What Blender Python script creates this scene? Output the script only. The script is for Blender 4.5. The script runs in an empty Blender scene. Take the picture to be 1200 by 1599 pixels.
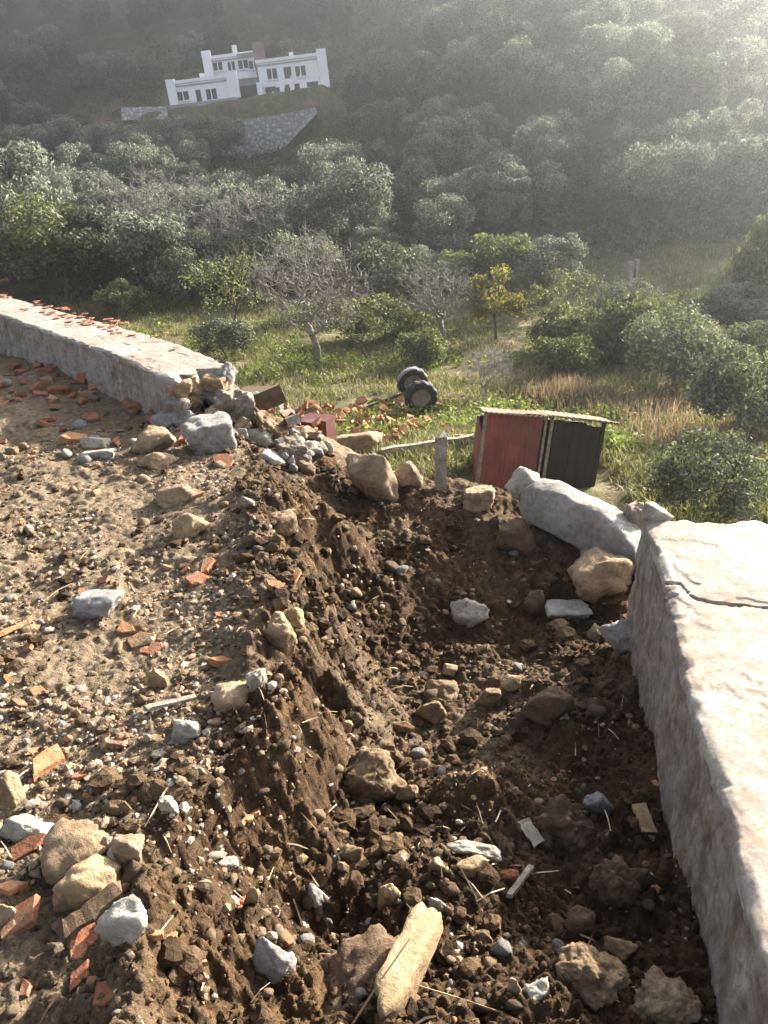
import bpy, math, random
import numpy as np
from mathutils import Matrix, Vector, Euler
R_ = math.radians
SC = bpy.context.scene
COL = SC.collection
rnd = random.Random(7)
rng = np.random.default_rng(11)

# ------------------------------------------------------------------ camera
EYE = Vector((0, 0, 1.62))
PITCH, ROLL = 24.6, -3.0
FPX = 1201.0
cam_d = bpy.data.cameras.new('camera'); cam = bpy.data.objects.new('camera', cam_d); COL.objects.link(cam)
cam_d.sensor_fit = 'VERTICAL'; cam_d.angle = R_(67.3); cam_d.clip_end = 2000; cam_d.clip_start = .05
CM = Matrix.Translation(EYE) @ (Euler((R_(90 - PITCH), 0, 0)).to_matrix() @ Matrix.Rotation(R_(ROLL), 3, 'Z')).to_4x4()
cam.matrix_world = CM
SC.camera = cam
CR = np.array(CM.to_3x3())

# ------------------------------------------------------------------ sky, sun, exposure
SUN_AZ, SUN_EL = 47.0, 21.0          # degrees to the right of the view, degrees up
w = bpy.data.worlds.new('World'); SC.world = w; w.use_nodes = True
nt = w.node_tree; sky = nt.nodes.new('ShaderNodeTexSky'); sky.sky_type = 'NISHITA'; sky.sun_disc = False
sky.sun_elevation = R_(SUN_EL); sky.sun_rotation = R_(SUN_AZ); sky.dust_density = 4.0; sky.air_density = .7
bg = nt.nodes['Background']; bg.inputs['Strength'].default_value = .08
hs = nt.nodes.new('ShaderNodeHueSaturation'); hs.inputs['Saturation'].default_value = .5      # a hazy, whitened sky
nt.links.new(sky.outputs[0], hs.inputs['Color']); nt.links.new(hs.outputs[0], bg.inputs[0])
sd = bpy.data.lights.new('sun', 'SUN'); sd.energy = 5.0; sd.angle = R_(.5); sd.color = (1, .91, .78)
sun = bpy.data.objects.new('sun', sd); COL.objects.link(sun)
sdir = Vector((math.cos(R_(SUN_EL)) * math.sin(R_(SUN_AZ)), math.cos(R_(SUN_EL)) * math.cos(R_(SUN_AZ)), math.sin(R_(SUN_EL))))
sun.rotation_euler = sdir.to_track_quat('Z', 'Y').to_euler()
SC.view_settings.view_transform = 'Standard'; SC.view_settings.look = 'None'
SC.view_settings.exposure = 2.5; SC.view_settings.gamma = 1
SC.render.engine = 'CYCLES'
SC.cycles.use_denoising = True
SC.cycles.max_bounces = 4; SC.cycles.diffuse_bounces = 2; SC.cycles.transmission_bounces = 4; SC.cycles.transparent_max_bounces = 6
SC.cycles.volume_bounces = 0

# ------------------------------------------------------------------ noise
def _h(ix, iy, iz, s):
    n = (ix.astype(np.int64) * 374761393 + iy.astype(np.int64) * 668265263 + iz.astype(np.int64) * 2147483647 + s * 1274126177) & 0xffffffff
    n = ((n ^ (n >> 13)) * 1274126177) & 0xffffffff
    n = ((n ^ (n >> 16)) * 2246822519) & 0xffffffff
    return ((n ^ (n >> 15)) & 0xffffff) / float(0xffffff)
def vn3(x, y, z, s=0):
    x = np.asarray(x, float); y = np.asarray(y, float) + 0 * x; z = np.asarray(z, float) + 0 * x
    i, j, k = np.floor(x), np.floor(y), np.floor(z)
    f, g, h = x - i, y - j, z - k
    f, g, h = [t * t * t * (t * (t * 6 - 15) + 10) for t in (f, g, h)]
    r = 0
    for a in (0, 1):
        for b in (0, 1):
            for c in (0, 1):
                r = r + _h(i + a, j + b, k + c, s) * (f if a else 1 - f) * (g if b else 1 - g) * (h if c else 1 - h)
    return r * 2 - 1
def fbm(x, y, z=0., o=4, s=0, gain=.5):
    r = 0; a = 1.; f = 1.
    for q in range(o):
        r = r + a * vn3(np.asarray(x) * f + 17.3 * q, np.asarray(y) * f, np.asarray(z) * f, s + q); a *= gain; f *= 2.03
    return r
def worley(x, y, s=0):
    i, j = np.floor(x), np.floor(y); F = np.full(x.shape, 9.)
    for a in (-1, 0, 1):
        for b in (-1, 0, 1):
            cx = i + a + _h(i + a, j + b, i * 0, s); cy = j + b + _h(i + a, j + b, i * 0 + 5, s)
            F = np.minimum(F, (x - cx) ** 2 + (y - cy) ** 2)
    return np.sqrt(F)
def sm(a, b, x):
    t = np.clip((np.asarray(x, float) - a) / (b - a), 0, 1); return t * t * (3 - 2 * t)

# ------------------------------------------------------------------ the lie of the land
def wallx(y): return .70 + .215 * (y - .93)
def lipx(y): return np.interp(y, [0, .8, 1.2, 1.6, 2.2, 2.9, 3.75, 4.6], [-.42, -.42, -.42, -.40, -.28, -.35, -.50, -.65])
def edge_s(x, y):
    a = (x + .9) * .652 + (y - 5.5) * .758
    b = (x - 1.2) * .977 + (y - .93) * -.21
    return np.maximum(a, b)
def terr(x, y):
    lx = lipx(y) + .15 * fbm(x * 2.6, y * 2.6, 0., 3, 33); u = (x - lx) / (wallx(y) - lx)
    d = np.interp(y, [-.5, .6, 1.0, 1.6, 2.4, 3.2, 3.9, 4.6], [.2, .22, .25, .36, .53, .62, .46, .24])
    p = sm(-.20, .28, u) * (1 - .12 * sm(.75, 1.1, u))
    z = .045 * fbm(x * .8, y * .8, 3., 3, 5) + .07 * np.exp(-((x - lx + .14) / .17) ** 2) * sm(4.6, 3.6, y) - d * p
    for (mx, my, mr, mh) in ((.10, 1.55, .22, .10), (.30, 1.95, .20, .12), (-.02, 1.05, .2, .08), (.30, 1.15, .24, .12), (.05, .8, .3, .06), (.52, 2.6, .22, .06), (-.55, 1.2, .3, .04)):
        z = z + mh * np.exp(-((x - mx) ** 2 + (y - my) ** 2) / mr ** 2)
    z = z - .02 * np.exp(-(((x - .05) * .652 + (y - 4.25) * .758) / .35) ** 2) * sm(-.9, -.2, x) * sm(1.5, .7, x)
    return z
def hill(x, y):
    t = y - 38 + 2.5 * vn3(x * .05, y * .05, 0., 8)
    s1 = .125 + .265 * sm(-9, 24, x)
    soft = np.where(t > 30, t, 6 * np.log1p(np.exp(np.clip(t, -60, 40) / 6)))
    z = soft * s1 + (.58 - .36 * sm(-9, 24, x)) * np.maximum(y - 103, 0)
    z = z + 1.2 * vn3(x * .04, y * .04, 3., 4) * sm(40, 60, y)
    return np.where(z > 40, 40 + 12 * (1 - np.exp(-(np.maximum(z, 40) - 40) / 12)), z)
SHED = (2.1, 10.8, -3.08)      # foot of the red shed
def mead(x, y):
    z = np.interp(y, [-5, 4, 6.5, 10.5, 17.5, 25, 38], [-2.3, -2.4, -2.6, -2.95, -4.0, -4.4, -4.4])
    z = z + .10 * fbm(x * .35, y * .35, 1., 3, 2) - .02 * np.maximum(x - 3, 0)
    w_ = sm(3.2, 1.4, np.hypot(x - SHED[0], (y - SHED[1] - .1) * .8))
    return z * (1 - w_) + SHED[2] * w_
PAD = (-31.5, -4.5, 93.4, 107., 8.35)
def gz(x, y):
    x = np.asarray(x, float); y = np.asarray(y, float)
    s = edge_s(x, y)
    t = sm(-.05, 2.4, s + .12 * vn3(x * 1.5, y * 1.5, 0., 12))
    z = terr(x, y) * (1 - t) + mead(x, y) * t + hill(x, y)
    pm = sm(PAD[0] - 4, PAD[0] + 1, x) * sm(PAD[1] + 5, PAD[1], x) * sm(PAD[2] - .6, PAD[2] + .4, y) * sm(PAD[3] + 5, PAD[3], y)
    return z * (1 - pm) + (PAD[4] + .10 * (x + 13)) * pm
def gz1(x, y): return float(gz(np.array([x]), np.array([y]))[0])

def ray(px, py):
    d = CR @ np.array([(px - 600) / FPX, -(py - 799.5) / FPX, -1.0]); return d
def at_z(px, py, z):
    d = ray(px, py); k = (z - EYE.z) / d[2]; return Vector(np.array(EYE) + d * k)
def at_y(px, py, y):
    d = ray(px, py); k = y / d[1]; return Vector(np.array(EYE) + d * k)
_K = np.concatenate([np.linspace(.8, 8, 60), np.geomspace(8.1, 200, 70)])
def on_ground(px, py):
    d = ray(px, py); K = _K
    for _ in range(2):
        P = np.array(EYE)[None] + d[None] * K[:, None]; i = max(1, int(np.argmax(P[:, 2] < gz(P[:, 0], P[:, 1]))))
        K = np.linspace(K[i - 1], K[i], 24)
    return Vector(P[i])
def depth(p):
    v = np.array(p) - np.array(EYE); return -float((CR.T @ v)[2])
def proj(p):
    v = CR.T @ (np.array(p) - np.array(EYE)); return 600 + FPX * v[0] / -v[2], 799.5 - FPX * v[1] / -v[2]
def mpp(p): return depth(p) / FPX        # metres in one photo pixel at p

# ------------------------------------------------------------------ mesh and material helpers
def mk(name, V, F, mat=None, parent=None, smooth=True, loc=None):
    me = bpy.data.meshes.new(name); V = np.asarray(V, np.float32); F = np.asarray(F, np.int32)
    me.vertices.add(len(V)); me.vertices.foreach_set('co', V.ravel())
    n = F.shape[1]; me.loops.add(F.size); me.loops.foreach_set('vertex_index', F.ravel())
    me.polygons.add(len(F)); me.polygons.foreach_set('loop_start', np.arange(0, F.size, n, dtype=np.int32))
    me.polygons.foreach_set('use_smooth', np.full(len(F), smooth))
    if mat: me.materials.append(mat)
    me.update(calc_edges=True)
    return ob(name, me, parent, loc)
def ob(name, me, parent=None, loc=None):
    o = bpy.data.objects.new(name, me); COL.objects.link(o)
    if parent: o.parent = parent
    if loc is not None: o.location = loc
    return o
def tag(o, label, cat, group=None):
    o['label'] = label; o['category'] = cat
    if group: o['group'] = group
    return o
def empty(name, loc=(0, 0, 0), rot=(0, 0, 0)):
    o = bpy.data.objects.new(name, None); COL.objects.link(o); o.location = loc; o.rotation_euler = rot; o.empty_display_size = .2
    return o
def grid_faces(nr, nc, flip=False):
    i = np.arange(nr - 1)[:, None] * nc + np.arange(nc - 1)[None]; i = i.ravel()
    F = np.stack([i, i + 1, i + nc + 1, i + nc], 1); return F[:, ::-1] if flip else F

class NT:
    def __init__(s, name):
        s.m = bpy.data.materials.new(name); s.m.use_nodes = True; s.t = s.m.node_tree; s.t.nodes.clear()
        s.out = s.n('ShaderNodeOutputMaterial')
    def n(s, ty, **kw):
        x = s.t.nodes.new(ty)
        for k, v in kw.items():
            if k.startswith('i_'):
                x.inputs[k[2:].replace('_', ' ')].default_value = v
            else: setattr(x, k, v)
        return x
    def l(s, a, b): s.t.links.new(a, b)
    def coords(s, kind='Object', jitter=True):
        o = s.n('ShaderNodeNewGeometry').outputs['Position'] if kind == 'World' else s.n('ShaderNodeTexCoord').outputs[kind]
        if not jitter: return o
        oi = s.n('ShaderNodeObjectInfo'); mu = s.n('ShaderNodeMath', operation='MULTIPLY'); s.l(oi.outputs['Random'], mu.inputs[0]); mu.inputs[1].default_value = 37.
        ad = s.n('ShaderNodeVectorMath', operation='ADD'); s.l(o, ad.inputs[0]); s.l(mu.outputs[0], ad.inputs[1]); return ad.outputs[0]
    def noise(s, co, scale, det=5, rough=.55, dist=0.):
        x = s.n('ShaderNodeTexNoise'); x.inputs['Scale'].default_value = scale; x.inputs['Detail'].default_value = det
        x.inputs['Roughness'].default_value = rough; x.inputs['Distortion'].default_value = dist
        if co is not None: s.l(co, x.inputs['Vector'])
        return x.outputs['Fac']
    def ramp(s, fac, stops):
        r = s.n('ShaderNodeValToRGB'); e = r.color_ramp.elements
        while len(e) < len(stops): e.new(.5)
        for q, (p, c) in zip(e, stops): q.position = p; q.color = (*c, 1) if len(c) == 3 else c
        s.l(fac, r.inputs[0]); return r.outputs[0]
    def mix(s, fac, a, b, mode='MIX'):
        x = s.n('ShaderNodeMix', data_type='RGBA', blend_type=mode)
        for k, v in ((0, fac), (6, a), (7, b)):
            if isinstance(v, (int, float)): x.inputs[k].default_value = v
            elif isinstance(v, tuple): x.inputs[k].default_value = (*v, 1)
            else: s.l(v, x.inputs[k])
        return x.outputs[2]
    def bump(s, h, strength, dist):
        b = s.n('ShaderNodeBump'); b.inputs['Strength'].default_value = strength; b.inputs['Distance'].default_value = dist; s.l(h, b.inputs['Height']); return b.outputs[0]
    def surf(s, col, rough=.9, nrm=None, spec=.2, metal=0.):
        b = s.n('ShaderNodeBsdfPrincipled'); b.inputs['Roughness'].default_value = rough; b.inputs['Specular IOR Level'].default_value = spec; b.inputs['Metallic'].default_value = metal
        if isinstance(col, tuple): b.inputs['Base Color'].default_value = (*col, 1)
        else: s.l(col, b.inputs['Base Color'])
        if nrm is not None: s.l(nrm, b.inputs['Normal'])
        s.l(b.outputs[0], s.out.inputs[0]); return s.m

def rocky(name, c1, c2, c3, scale=9., bump=.5, speck=None, dirt=(.075, .045, .024), dirt_amt=.5):
    k = NT(name); co = k.coords('Object')
    n1 = k.noise(co, scale, 7, .65); n2 = k.noise(co, scale * 6, 6, .7); n3 = k.noise(co, scale * .9, 6, .7, .6)
    c = k.ramp(n1, [(.3, c1), (.52, c2), (.72, c3)])
    c = k.mix(.55, c, k.ramp(n2, [(.3, (.35, .33, .31)), (.65, (1, 1, 1))]), 'MULTIPLY')
    d = k.ramp(n3, [(.50, (0, 0, 0)), (.64, (dirt_amt,) * 3)])
    c = k.mix(d, c, dirt)
    h = k.mix(.5, n1, n2)
    return k.surf(c, .94, k.bump(h, min(1, bump * 1.7), .03))
MAT = {}
MAT['tan'] = rocky('stone_tan', (.20, .14, .085), (.32, .235, .15), (.42, .33, .23))
MAT['ochre'] = rocky('stone_ochre', (.24, .165, .09), (.36, .26, .15), (.47, .365, .235), dirt_amt=.5)
MAT['grey'] = rocky('stone_grey', (.19, .18, .165), (.29, .278, .26), (.40, .385, .36), dirt_amt=.45)
MAT['blue'] = rocky('stone_bluish', (.20, .195, .19), (.285, .28, .273), (.39, .385, .375), dirt_amt=.4)
MAT['white'] = rocky('stone_white', (.28, .25, .205), (.40, .37, .31), (.51, .485, .425), dirt_amt=.5)
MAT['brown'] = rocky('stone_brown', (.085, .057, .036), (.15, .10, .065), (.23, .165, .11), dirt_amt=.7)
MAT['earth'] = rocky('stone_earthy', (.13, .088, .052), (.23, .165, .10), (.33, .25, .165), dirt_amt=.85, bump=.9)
MAT['brick'] = rocky('fired_clay_red', (.20, .075, .042), (.31, .125, .07), (.40, .20, .125), dirt=(.17, .125, .085), dirt_amt=.8)
MAT['tile'] = rocky('fired_clay_orange', (.30, .135, .065), (.42, .21, .105), (.50, .30, .18), dirt=(.22, .165, .11), dirt_amt=.75)
MAT['mortar'] = rocky('old_mortar', (.145, .118, .09), (.235, .205, .168), (.335, .305, .262), scale=7, bump=1., dirt=(.22, .16, .10), dirt_amt=.6)
MAT['wood'] = rocky('grey_wood', (.20, .175, .14), (.34, .30, .25), (.46, .42, .36), scale=14)

def soil_mat():
    k = NT('soil'); co = k.coords('World', False)
    sx = k.n('ShaderNodeSeparateXYZ'); k.l(co, sx.inputs[0])
    at = k.n('ShaderNodeAttribute', attribute_name='dry')
    n1 = k.noise(co, 3.2, 5, .6); n2 = k.noise(co, 26, 6, .65); n3 = k.noise(co, 130, 5, .7); n4 = k.noise(co, 9, 5, .6, .4)
    fresh = k.ramp(n2, [(.28, (.024, .015, .009)), (.5, (.054, .034, .020)), (.75, (.110, .071, .041))])  # freshly dug soil, its colour taken darker to deepen the trench shade
    fresh = k.mix(k.ramp(n1, [(.46, (0, 0, 0)), (.62, (1, 1, 1))]), fresh, k.ramp(n2, [(.3, (.062, .037, .019)), (.7, (.140, .086, .046))]))
    dry = k.ramp(n2, [(.28, (.085, .060, .040)), (.5, (.165, .124, .083)), (.72, (.28, .222, .155))])
    dry = k.mix(k.ramp(n4, [(.5, (0, 0, 0)), (.66, (.8, .8, .8))]), dry, (.225, .17, .115))
    c = k.mix(at.outputs['Fac'], fresh, dry)
    c = k.mix(.6, c, k.ramp(n3, [(.32, (.4, .38, .36)), (.6, (1.15, 1.15, 1.15))]), 'MULTIPLY')
    h = k.mix(.45, n2, n3)
    return k.surf(c, .95, k.bump(h, 1., .022), .1)
MAT['soil'] = soil_mat()
def clod_mat():
    k = NT('soil_clods'); g = k.n('ShaderNodeNewGeometry'); co = k.coords('World', False)
    n = k.noise(co, 60, 5, .65)
    c = k.ramp(g.outputs['Random Per Island'], [(0, (.028, .018, .011)), (.5, (.068, .043, .025)), (1, (.135, .09, .052))])
    c = k.mix(.6, c, k.ramp(n, [(.3, (.45, .42, .4)), (.65, (1.1, 1.1, 1.1))]), 'MULTIPLY')
    return k.surf(c, .95, k.bump(n, .8, .015), .1)
MAT['clod'] = clod_mat()
def pebble_mat():
    k = NT('pebbles'); g = k.n('ShaderNodeNewGeometry'); co = k.coords('World', False); n = k.noise(co, 90, 4, .6)
    c = k.ramp(g.outputs['Random Per Island'], [(0, (.12, .08, .048)), (.35, (.20, .145, .092)), (.6, (.28, .215, .145)), (.74, (.33, .16, .085)), (.82, (.24, .225, .205)), (.94, (.36, .31, .24)), (1, (.52, .48, .41))])
    c = k.mix(.5, c, k.ramp(n, [(.3, (.5, .48, .45)), (.65, (1.1, 1.1, 1.1))]), 'MULTIPLY')
    return k.surf(c, .9, k.bump(n, .5, .01), .2)
MAT['pebble'] = pebble_mat()
def straw_mat():
    k = NT('straw'); g = k.n('ShaderNodeNewGeometry')
    c = k.ramp(g.outputs['Random Per Island'], [(0, (.10, .065, .04)), (.4, (.24, .17, .10)), (.8, (.42, .33, .21)), (1, (.55, .5, .4))])
    return k.surf(c, .85)
MAT['straw'] = straw_mat()
def land_mat():
    k = NT('meadow_and_hill'); co = k.coords('World', False)
    at = k.n('ShaderNodeAttribute', attribute_name='wild')
    n1 = k.noise(co, .35, 5, .6); n2 = k.noise(co, 2.2, 6, .65); n3 = k.noise(co, 14, 5, .7)
    grass = k.ramp(n2, [(.3, (.045, .05, .02)), (.5, (.10, .105, .04)), (.7, (.17, .16, .075))])
    dry = k.ramp(n2, [(.3, (.12, .09, .05)), (.55, (.22, .17, .10)), (.75, (.32, .26, .16))])
    c = k.mix(k.ramp(n1, [(.42, (0, 0, 0)), (.60, (1, 1, 1))]), grass, dry)
    wild = k.ramp(n2, [(.3, (.022, .03, .015)), (.55, (.05, .06, .03)), (.75, (.09, .085, .045))])
    wild = k.mix(k.ramp(n1, [(.5, (0, 0, 0)), (.65, (1, 1, 1))]), wild, k.ramp(n2, [(.3, (.07, .05, .033)), (.7, (.14, .10, .07))]))
    c = k.mix(at.outputs['Fac'], c, wild)
    c = k.mix(.6, c, k.ramp(n3, [(.3, (.4, .4, .4)), (.65, (1.15, 1.15, 1.15))]), 'MULTIPLY')
    return k.surf(c, .95, k.bump(k.mix(.5, n2, n3), 1., .12), .1)
MAT['land'] = land_mat()
def leaf_mat(name, stops, transl=.45, tint=(.9, 1.0, .45)):
    k = NT(name); g = k.n('ShaderNodeNewGeometry'); oi = k.n('ShaderNodeObjectInfo')
    c = k.ramp(g.outputs['Random Per Island'], stops)
    v = k.n('ShaderNodeHueSaturation'); m = k.n('ShaderNodeMapRange'); k.l(oi.outputs['Random'], m.inputs[0]); m.inputs[3].default_value = .75; m.inputs[4].default_value = 1.25
    k.l(m.outputs[0], v.inputs['Value']); k.l(c, v.inputs['Color']); c = v.outputs[0]
    d = k.n('ShaderNodeBsdfDiffuse'); t = k.n('ShaderNodeBsdfTranslucent'); mx = k.n('ShaderNodeMixShader'); mx.inputs[0].default_value = transl
    k.l(c, d.inputs[0]); k.l(k.mix(1., c, tint, 'MULTIPLY'), t.inputs[0]); k.l(d.outputs[0], mx.inputs[1]); k.l(t.outputs[0], mx.inputs[2])
    gl = k.n('ShaderNodeBsdfGlossy'); gl.inputs['Roughness'].default_value = .6; gl.inputs[0].default_value = (.8, .85, .8, 1)
    m2 = k.n('ShaderNodeMixShader'); m2.inputs[0].default_value = .03; k.l(mx.outputs[0], m2.inputs[1]); k.l(gl.outputs[0], m2.inputs[2])
    k.l(m2.outputs[0], k.out.inputs[0]); return k.m
MAT['olive'] = leaf_mat('olive_leaves', [(0, (.058, .065, .046)), (.5, (.14, .152, .116)), (1, (.29, .302, .25))], .4, (.95, 1, .88))
MAT['dark'] = leaf_mat('dark_leaves', [(0, (.024, .030, .021)), (.6, (.05, .06, .043)), (1, (.095, .105, .078))], .3)
MAT['green'] = leaf_mat('green_leaves', [(0, (.05, .057, .03)), (.5, (.10, .108, .058)), (1, (.185, .182, .10))])
MAT['yellow'] = leaf_mat('yellow_leaves', [(0, (.10, .095, .03)), (.5, (.19, .17, .05)), (1, (.33, .27, .08))])
MAT['herb'] = leaf_mat('herb_leaves', [(0, (.055, .075, .022)), (.5, (.11, .14, .04)), (1, (.19, .21, .07))])
MAT['grass'] = leaf_mat('grass_blades', [(0, (.055, .062, .027)), (.3, (.11, .115, .052)), (.5, (.17, .16, .085)), (.7, (.24, .20, .125)), (1, (.36, .305, .205))], .35)
MAT['drygrass'] = leaf_mat('dry_grass_blades', [(0, (.14, .105, .068)), (.5, (.23, .18, .12)), (1, (.34, .275, .195))], .35, (1, .9, .7))
MAT['shrub'] = leaf_mat('grey_shrub_leaves', [(0, (.05, .058, .042)), (.6, (.10, .112, .08)), (1, (.21, .222, .18))], .3)
MAT['bark'] = rocky('bark', (.06, .048, .038), (.12, .10, .08), (.2, .175, .15), scale=6, dirt_amt=0)
MAT['twig'] = rocky('bare_twigs', (.15, .138, .125), (.25, .232, .21), (.36, .338, .31), scale=3, dirt_amt=0)

# ------------------------------------------------------------------ ground sheets
def fan(r, a, oy=-2.0):
    A, Rr = np.meshgrid(np.radians(a), r); return Rr * np.sin(A), oy + Rr * np.cos(A)
X, Y = fan(np.concatenate([np.geomspace(1.1, 2.3, 40)[:-1], np.geomspace(2.3, 7.6, 560), np.geomspace(7.65, 9.5, 40)]), np.linspace(-50, 50, 820))
base = gz(X, Y)
lx = lipx(Y); inside = sm(.4, -.1, edge_s(X, Y))
fresh = np.clip(sm(-.35, .02, X - lx) + .35 * sm(2.6, 1.0, Y) * sm(-1.3, -.5, X), 0, 1) * sm(5.2, 4.6, Y + .3 * X)
fresh = np.clip(fresh + .45 * fbm(X * 2.2, Y * 2.2, 0., 3, 31) * fresh, 0, 1)
bank = np.exp(-((X - lx - .06) / .25) ** 2)
amp = .42 + .58 * fresh + .3 * bank * sm(4.6, 3.8, Y)
wx = X + .03 * vn3(X * 17, Y * 17, 0., 2); wy = Y + .03 * vn3(X * 17, Y * 17, 5., 2)
def clods(f, s_, r_=.55): return np.sqrt(np.clip(r_ ** 2 - worley(wx * f, wy * f, s_) ** 2, 0, 1))
cl = clods(8, 3, .42) * sm(-.1, .5, vn3(X * 2.5, Y * 2.5, 0., 9)); cl2 = clods(17, 13, .5) * sm(-.4, .4, vn3(X * 4, Y * 4, 3., 50)); cl3 = clods(37, 23); cl4 = clods(70, 29)
Z = base + amp * (.035 * fbm(X * 5, Y * 5, 0., 4, 40) + .07 * cl + .042 * cl2 + .022 * cl3 + .013 * cl4 + .010 * fbm(X * 45, Y * 45, 0., 3, 60, .7))
g = mk('ground', np.stack([X.ravel(), Y.ravel(), Z.ravel()], 1), grid_faces(*X.shape, flip=True), MAT['soil'])
g['kind'] = 'structure'
GX, GY, GZ = X, Y, Z
da = g.data.attributes.new('dry', 'FLOAT', 'POINT'); da.data.foreach_set('value', np.clip(1 - fresh * 1.05, 0, 1).astype(np.float32).ravel())

X, Y = fan(np.geomspace(9.4, 172, 330), np.linspace(-50, 50, 300))
Zb = gz(X, Y) + .05 * fbm(X * 2, Y * 2, 0., 3, 77) + .12 * fbm(X * .7, Y * .7, 0., 3, 78) * sm(30, 50, Y) - .01
t = mk('terrain', np.stack([X.ravel(), Y.ravel(), Zb.ravel()], 1), grid_faces(*X.shape, flip=True), MAT['land'])
t['kind'] = 'structure'
wd = t.data.attributes.new('wild', 'FLOAT', 'POINT'); wd.data.foreach_set('value', (sm(33, 41, Y + 3 * vn3(X * .2, Y * .2, 0., 5)) * (1 - .75 * sm(PAD[0] - 6, PAD[0], X) * sm(PAD[1] + 12, PAD[1], X) * sm(91, 93, Y) * sm(128, 112, Y))).astype(np.float32).ravel())

def fine_z(x, y):
    """height of the detailed soil sheet at a point"""
    a = math.degrees(math.atan2(x, y + 2.0)); r = math.hypot(x, y + 2.0)
    j = int(round((a + 50) / 100 * (GX.shape[1] - 1)))
    if not 0 <= j < GX.shape[1]: return gz1(x, y)
    rr = np.hypot(GX[:, 0], GY[:, 0] + 2.0); i = int(np.argmin(abs(rr - r)))
    return float(GZ[i, j]) if rr[0] <= r <= rr[-1] else gz1(x, y)

# ------------------------------------------------------------------ rocks
def ico(n):
    import bmesh
    bm = bmesh.new(); bmesh.ops.create_icosphere(bm, subdivisions=n, radius=1); bm.verts.ensure_lookup_table()
    V = np.array([v.co[:] for v in bm.verts]); F = np.array([[v.index for v in f.verts] for f in bm.faces]); bm.free(); return V, F
ICO = {n: ico(n) for n in (1, 2, 3, 4, 5)}
def rock_verts(seed, sub=3, planes=13, blocky=.0, rough=.06, soft=20.):
    r = np.random.default_rng(seed); V, F = ICO[sub]
    N = r.normal(size=(planes, 3)); N /= np.linalg.norm(N, axis=1)[:, None]
    if blocky:
        q = np.array([[1, 0, 0], [-1, 0, 0], [0, 1, 0], [0, -1, 0], [0, 0, 1], [0, 0, -1.]]) + r.normal(size=(6, 3)) * .16
        N = np.concatenate([q / np.linalg.norm(q, axis=1)[:, None], N[:max(2, planes - 6)]])
    else:
        q = np.array([[1, 0, 0], [-1, 0, 0], [0, 1, 0], [0, -1, 0], [0, 0, 1], [0, 0, -1.]]) + r.normal(size=(6, 3)) * .3; N = np.concatenate([N, q / np.linalg.norm(q, axis=1)[:, None]])
    H = r.uniform(.72, 1.05, len(N))
    if not blocky: H[-6:] = r.uniform(.95, 1.15, 6)
    if blocky: H[6:] *= 1.25
    D = V @ N.T; rad = H[None] / np.maximum(D, 1e-3)
    rad = -np.log(np.sum(np.exp(-np.minimum(rad, 6) * soft), 1)) / soft
    P = V * rad[:, None]; o = seed * 1.37
    d = fbm(P[:, 0] * 2.2 + o, P[:, 1] * 2.2, P[:, 2] * 2.2, 5, 3, .62)
    P = P * (1 + rough * d - .05 * np.abs(fbm(P[:, 0] * 4.7 + o, P[:, 1] * 4.7, P[:, 2] * 4.7, 3, 8, .6)))[:, None]
    P -= (P.max(0) + P.min(0)) / 2; P /= (P.max(0) - P.min(0))
    return P, F                     # fits a unit box
def stone(name, loc, size, mat, seed, rot=(0, 0, 0), sub=3, parent=None, **kw):
    P, F = rock_verts(seed, sub, **kw)
    o = mk(name, P * np.array(size)[None], F, MAT[mat], parent, True, loc); o.rotation_euler = rot; return o
def shard_verts(seed, thick=.12, curve=0., n=6):
    r = np.random.default_rng(seed); a = np.sort(np.linspace(0, 2 * math.pi, n, endpoint=False) + r.uniform(-.4, .4, n)); rad = r.uniform(.55, 1.0, n)
    c = np.stack([np.cos(a) * rad, np.sin(a) * rad], 1); c -= (c.max(0) + c.min(0)) / 2; c /= (c.max(0) - c.min(0))
    V = []; rings = [(.93, .5), (1, .38), (1, -.38), (.93, -.5)]
    for (s, z) in rings:
        for p in c * s: V.append((*p, z * thick + r.uniform(-.04, .04) * thick))
    V.append((0, 0, .5 * thick)); V.append((0, 0, -.5 * thick)); V = np.array(V)
    V[:, 2] += curve * (.25 - V[:, 0] ** 2)
    F = []
    for k in range(3):
        for i in range(n):
            a0, b0 = k * n + i, k * n + (i + 1) % n; F += [(a0, a0 + n, b0 + n), (a0, b0 + n, b0)]
    for i in range(n): F += [(4 * n, i, (i + 1) % n), (4 * n + 1, 3 * n + (i + 1) % n, 3 * n + i)]
    return V, np.array(F)
def shard(name, loc, size, mat, seed, rot=(0, 0, 0), thick=.18, curve=0., n=6, parent=None):
    V, F = shard_verts(seed, thick, curve, n)
    o = mk(name, V * np.array(size)[None], F, MAT[mat], parent, False, loc); o.rotation_euler = rot; return o
def tube_mesh(segs, ns=5):
    """segs: list of (p0, p1, r0, r1)"""
    V = []; F = []
    for (p, q, a, b) in segs:
        p = Vector(p); q = Vector(q); d = (q - p)
        if d.length < 1e-6: continue
        u = d.normalized().orthogonal().normalized(); v = d.normalized().cross(u); o = len(V)
        for (c, r) in ((p, a), (q, b)):
            for k in range(ns):
                t = 2 * math.pi * k / ns; V.append(c + (u * math.cos(t) + v * math.sin(t)) * r)
        for k in range(ns):
            m = (k + 1) % ns; F.append((o + k, o + m, o + ns + m, o + ns + k))
    return np.array([x[:] for x in V]), np.array(F)
def boxV(x0, x1, y0, y1, z0, z1):
    V = np.array([(x, y, z) for x in (x0, x1) for y in (y0, y1) for z in (z0, z1)], float)
    F = np.array([(0, 1, 3, 2), (4, 6, 7, 5), (0, 4, 5, 1), (2, 3, 7, 6), (0, 2, 6, 4), (1, 5, 7, 3)]); return V, F
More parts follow.
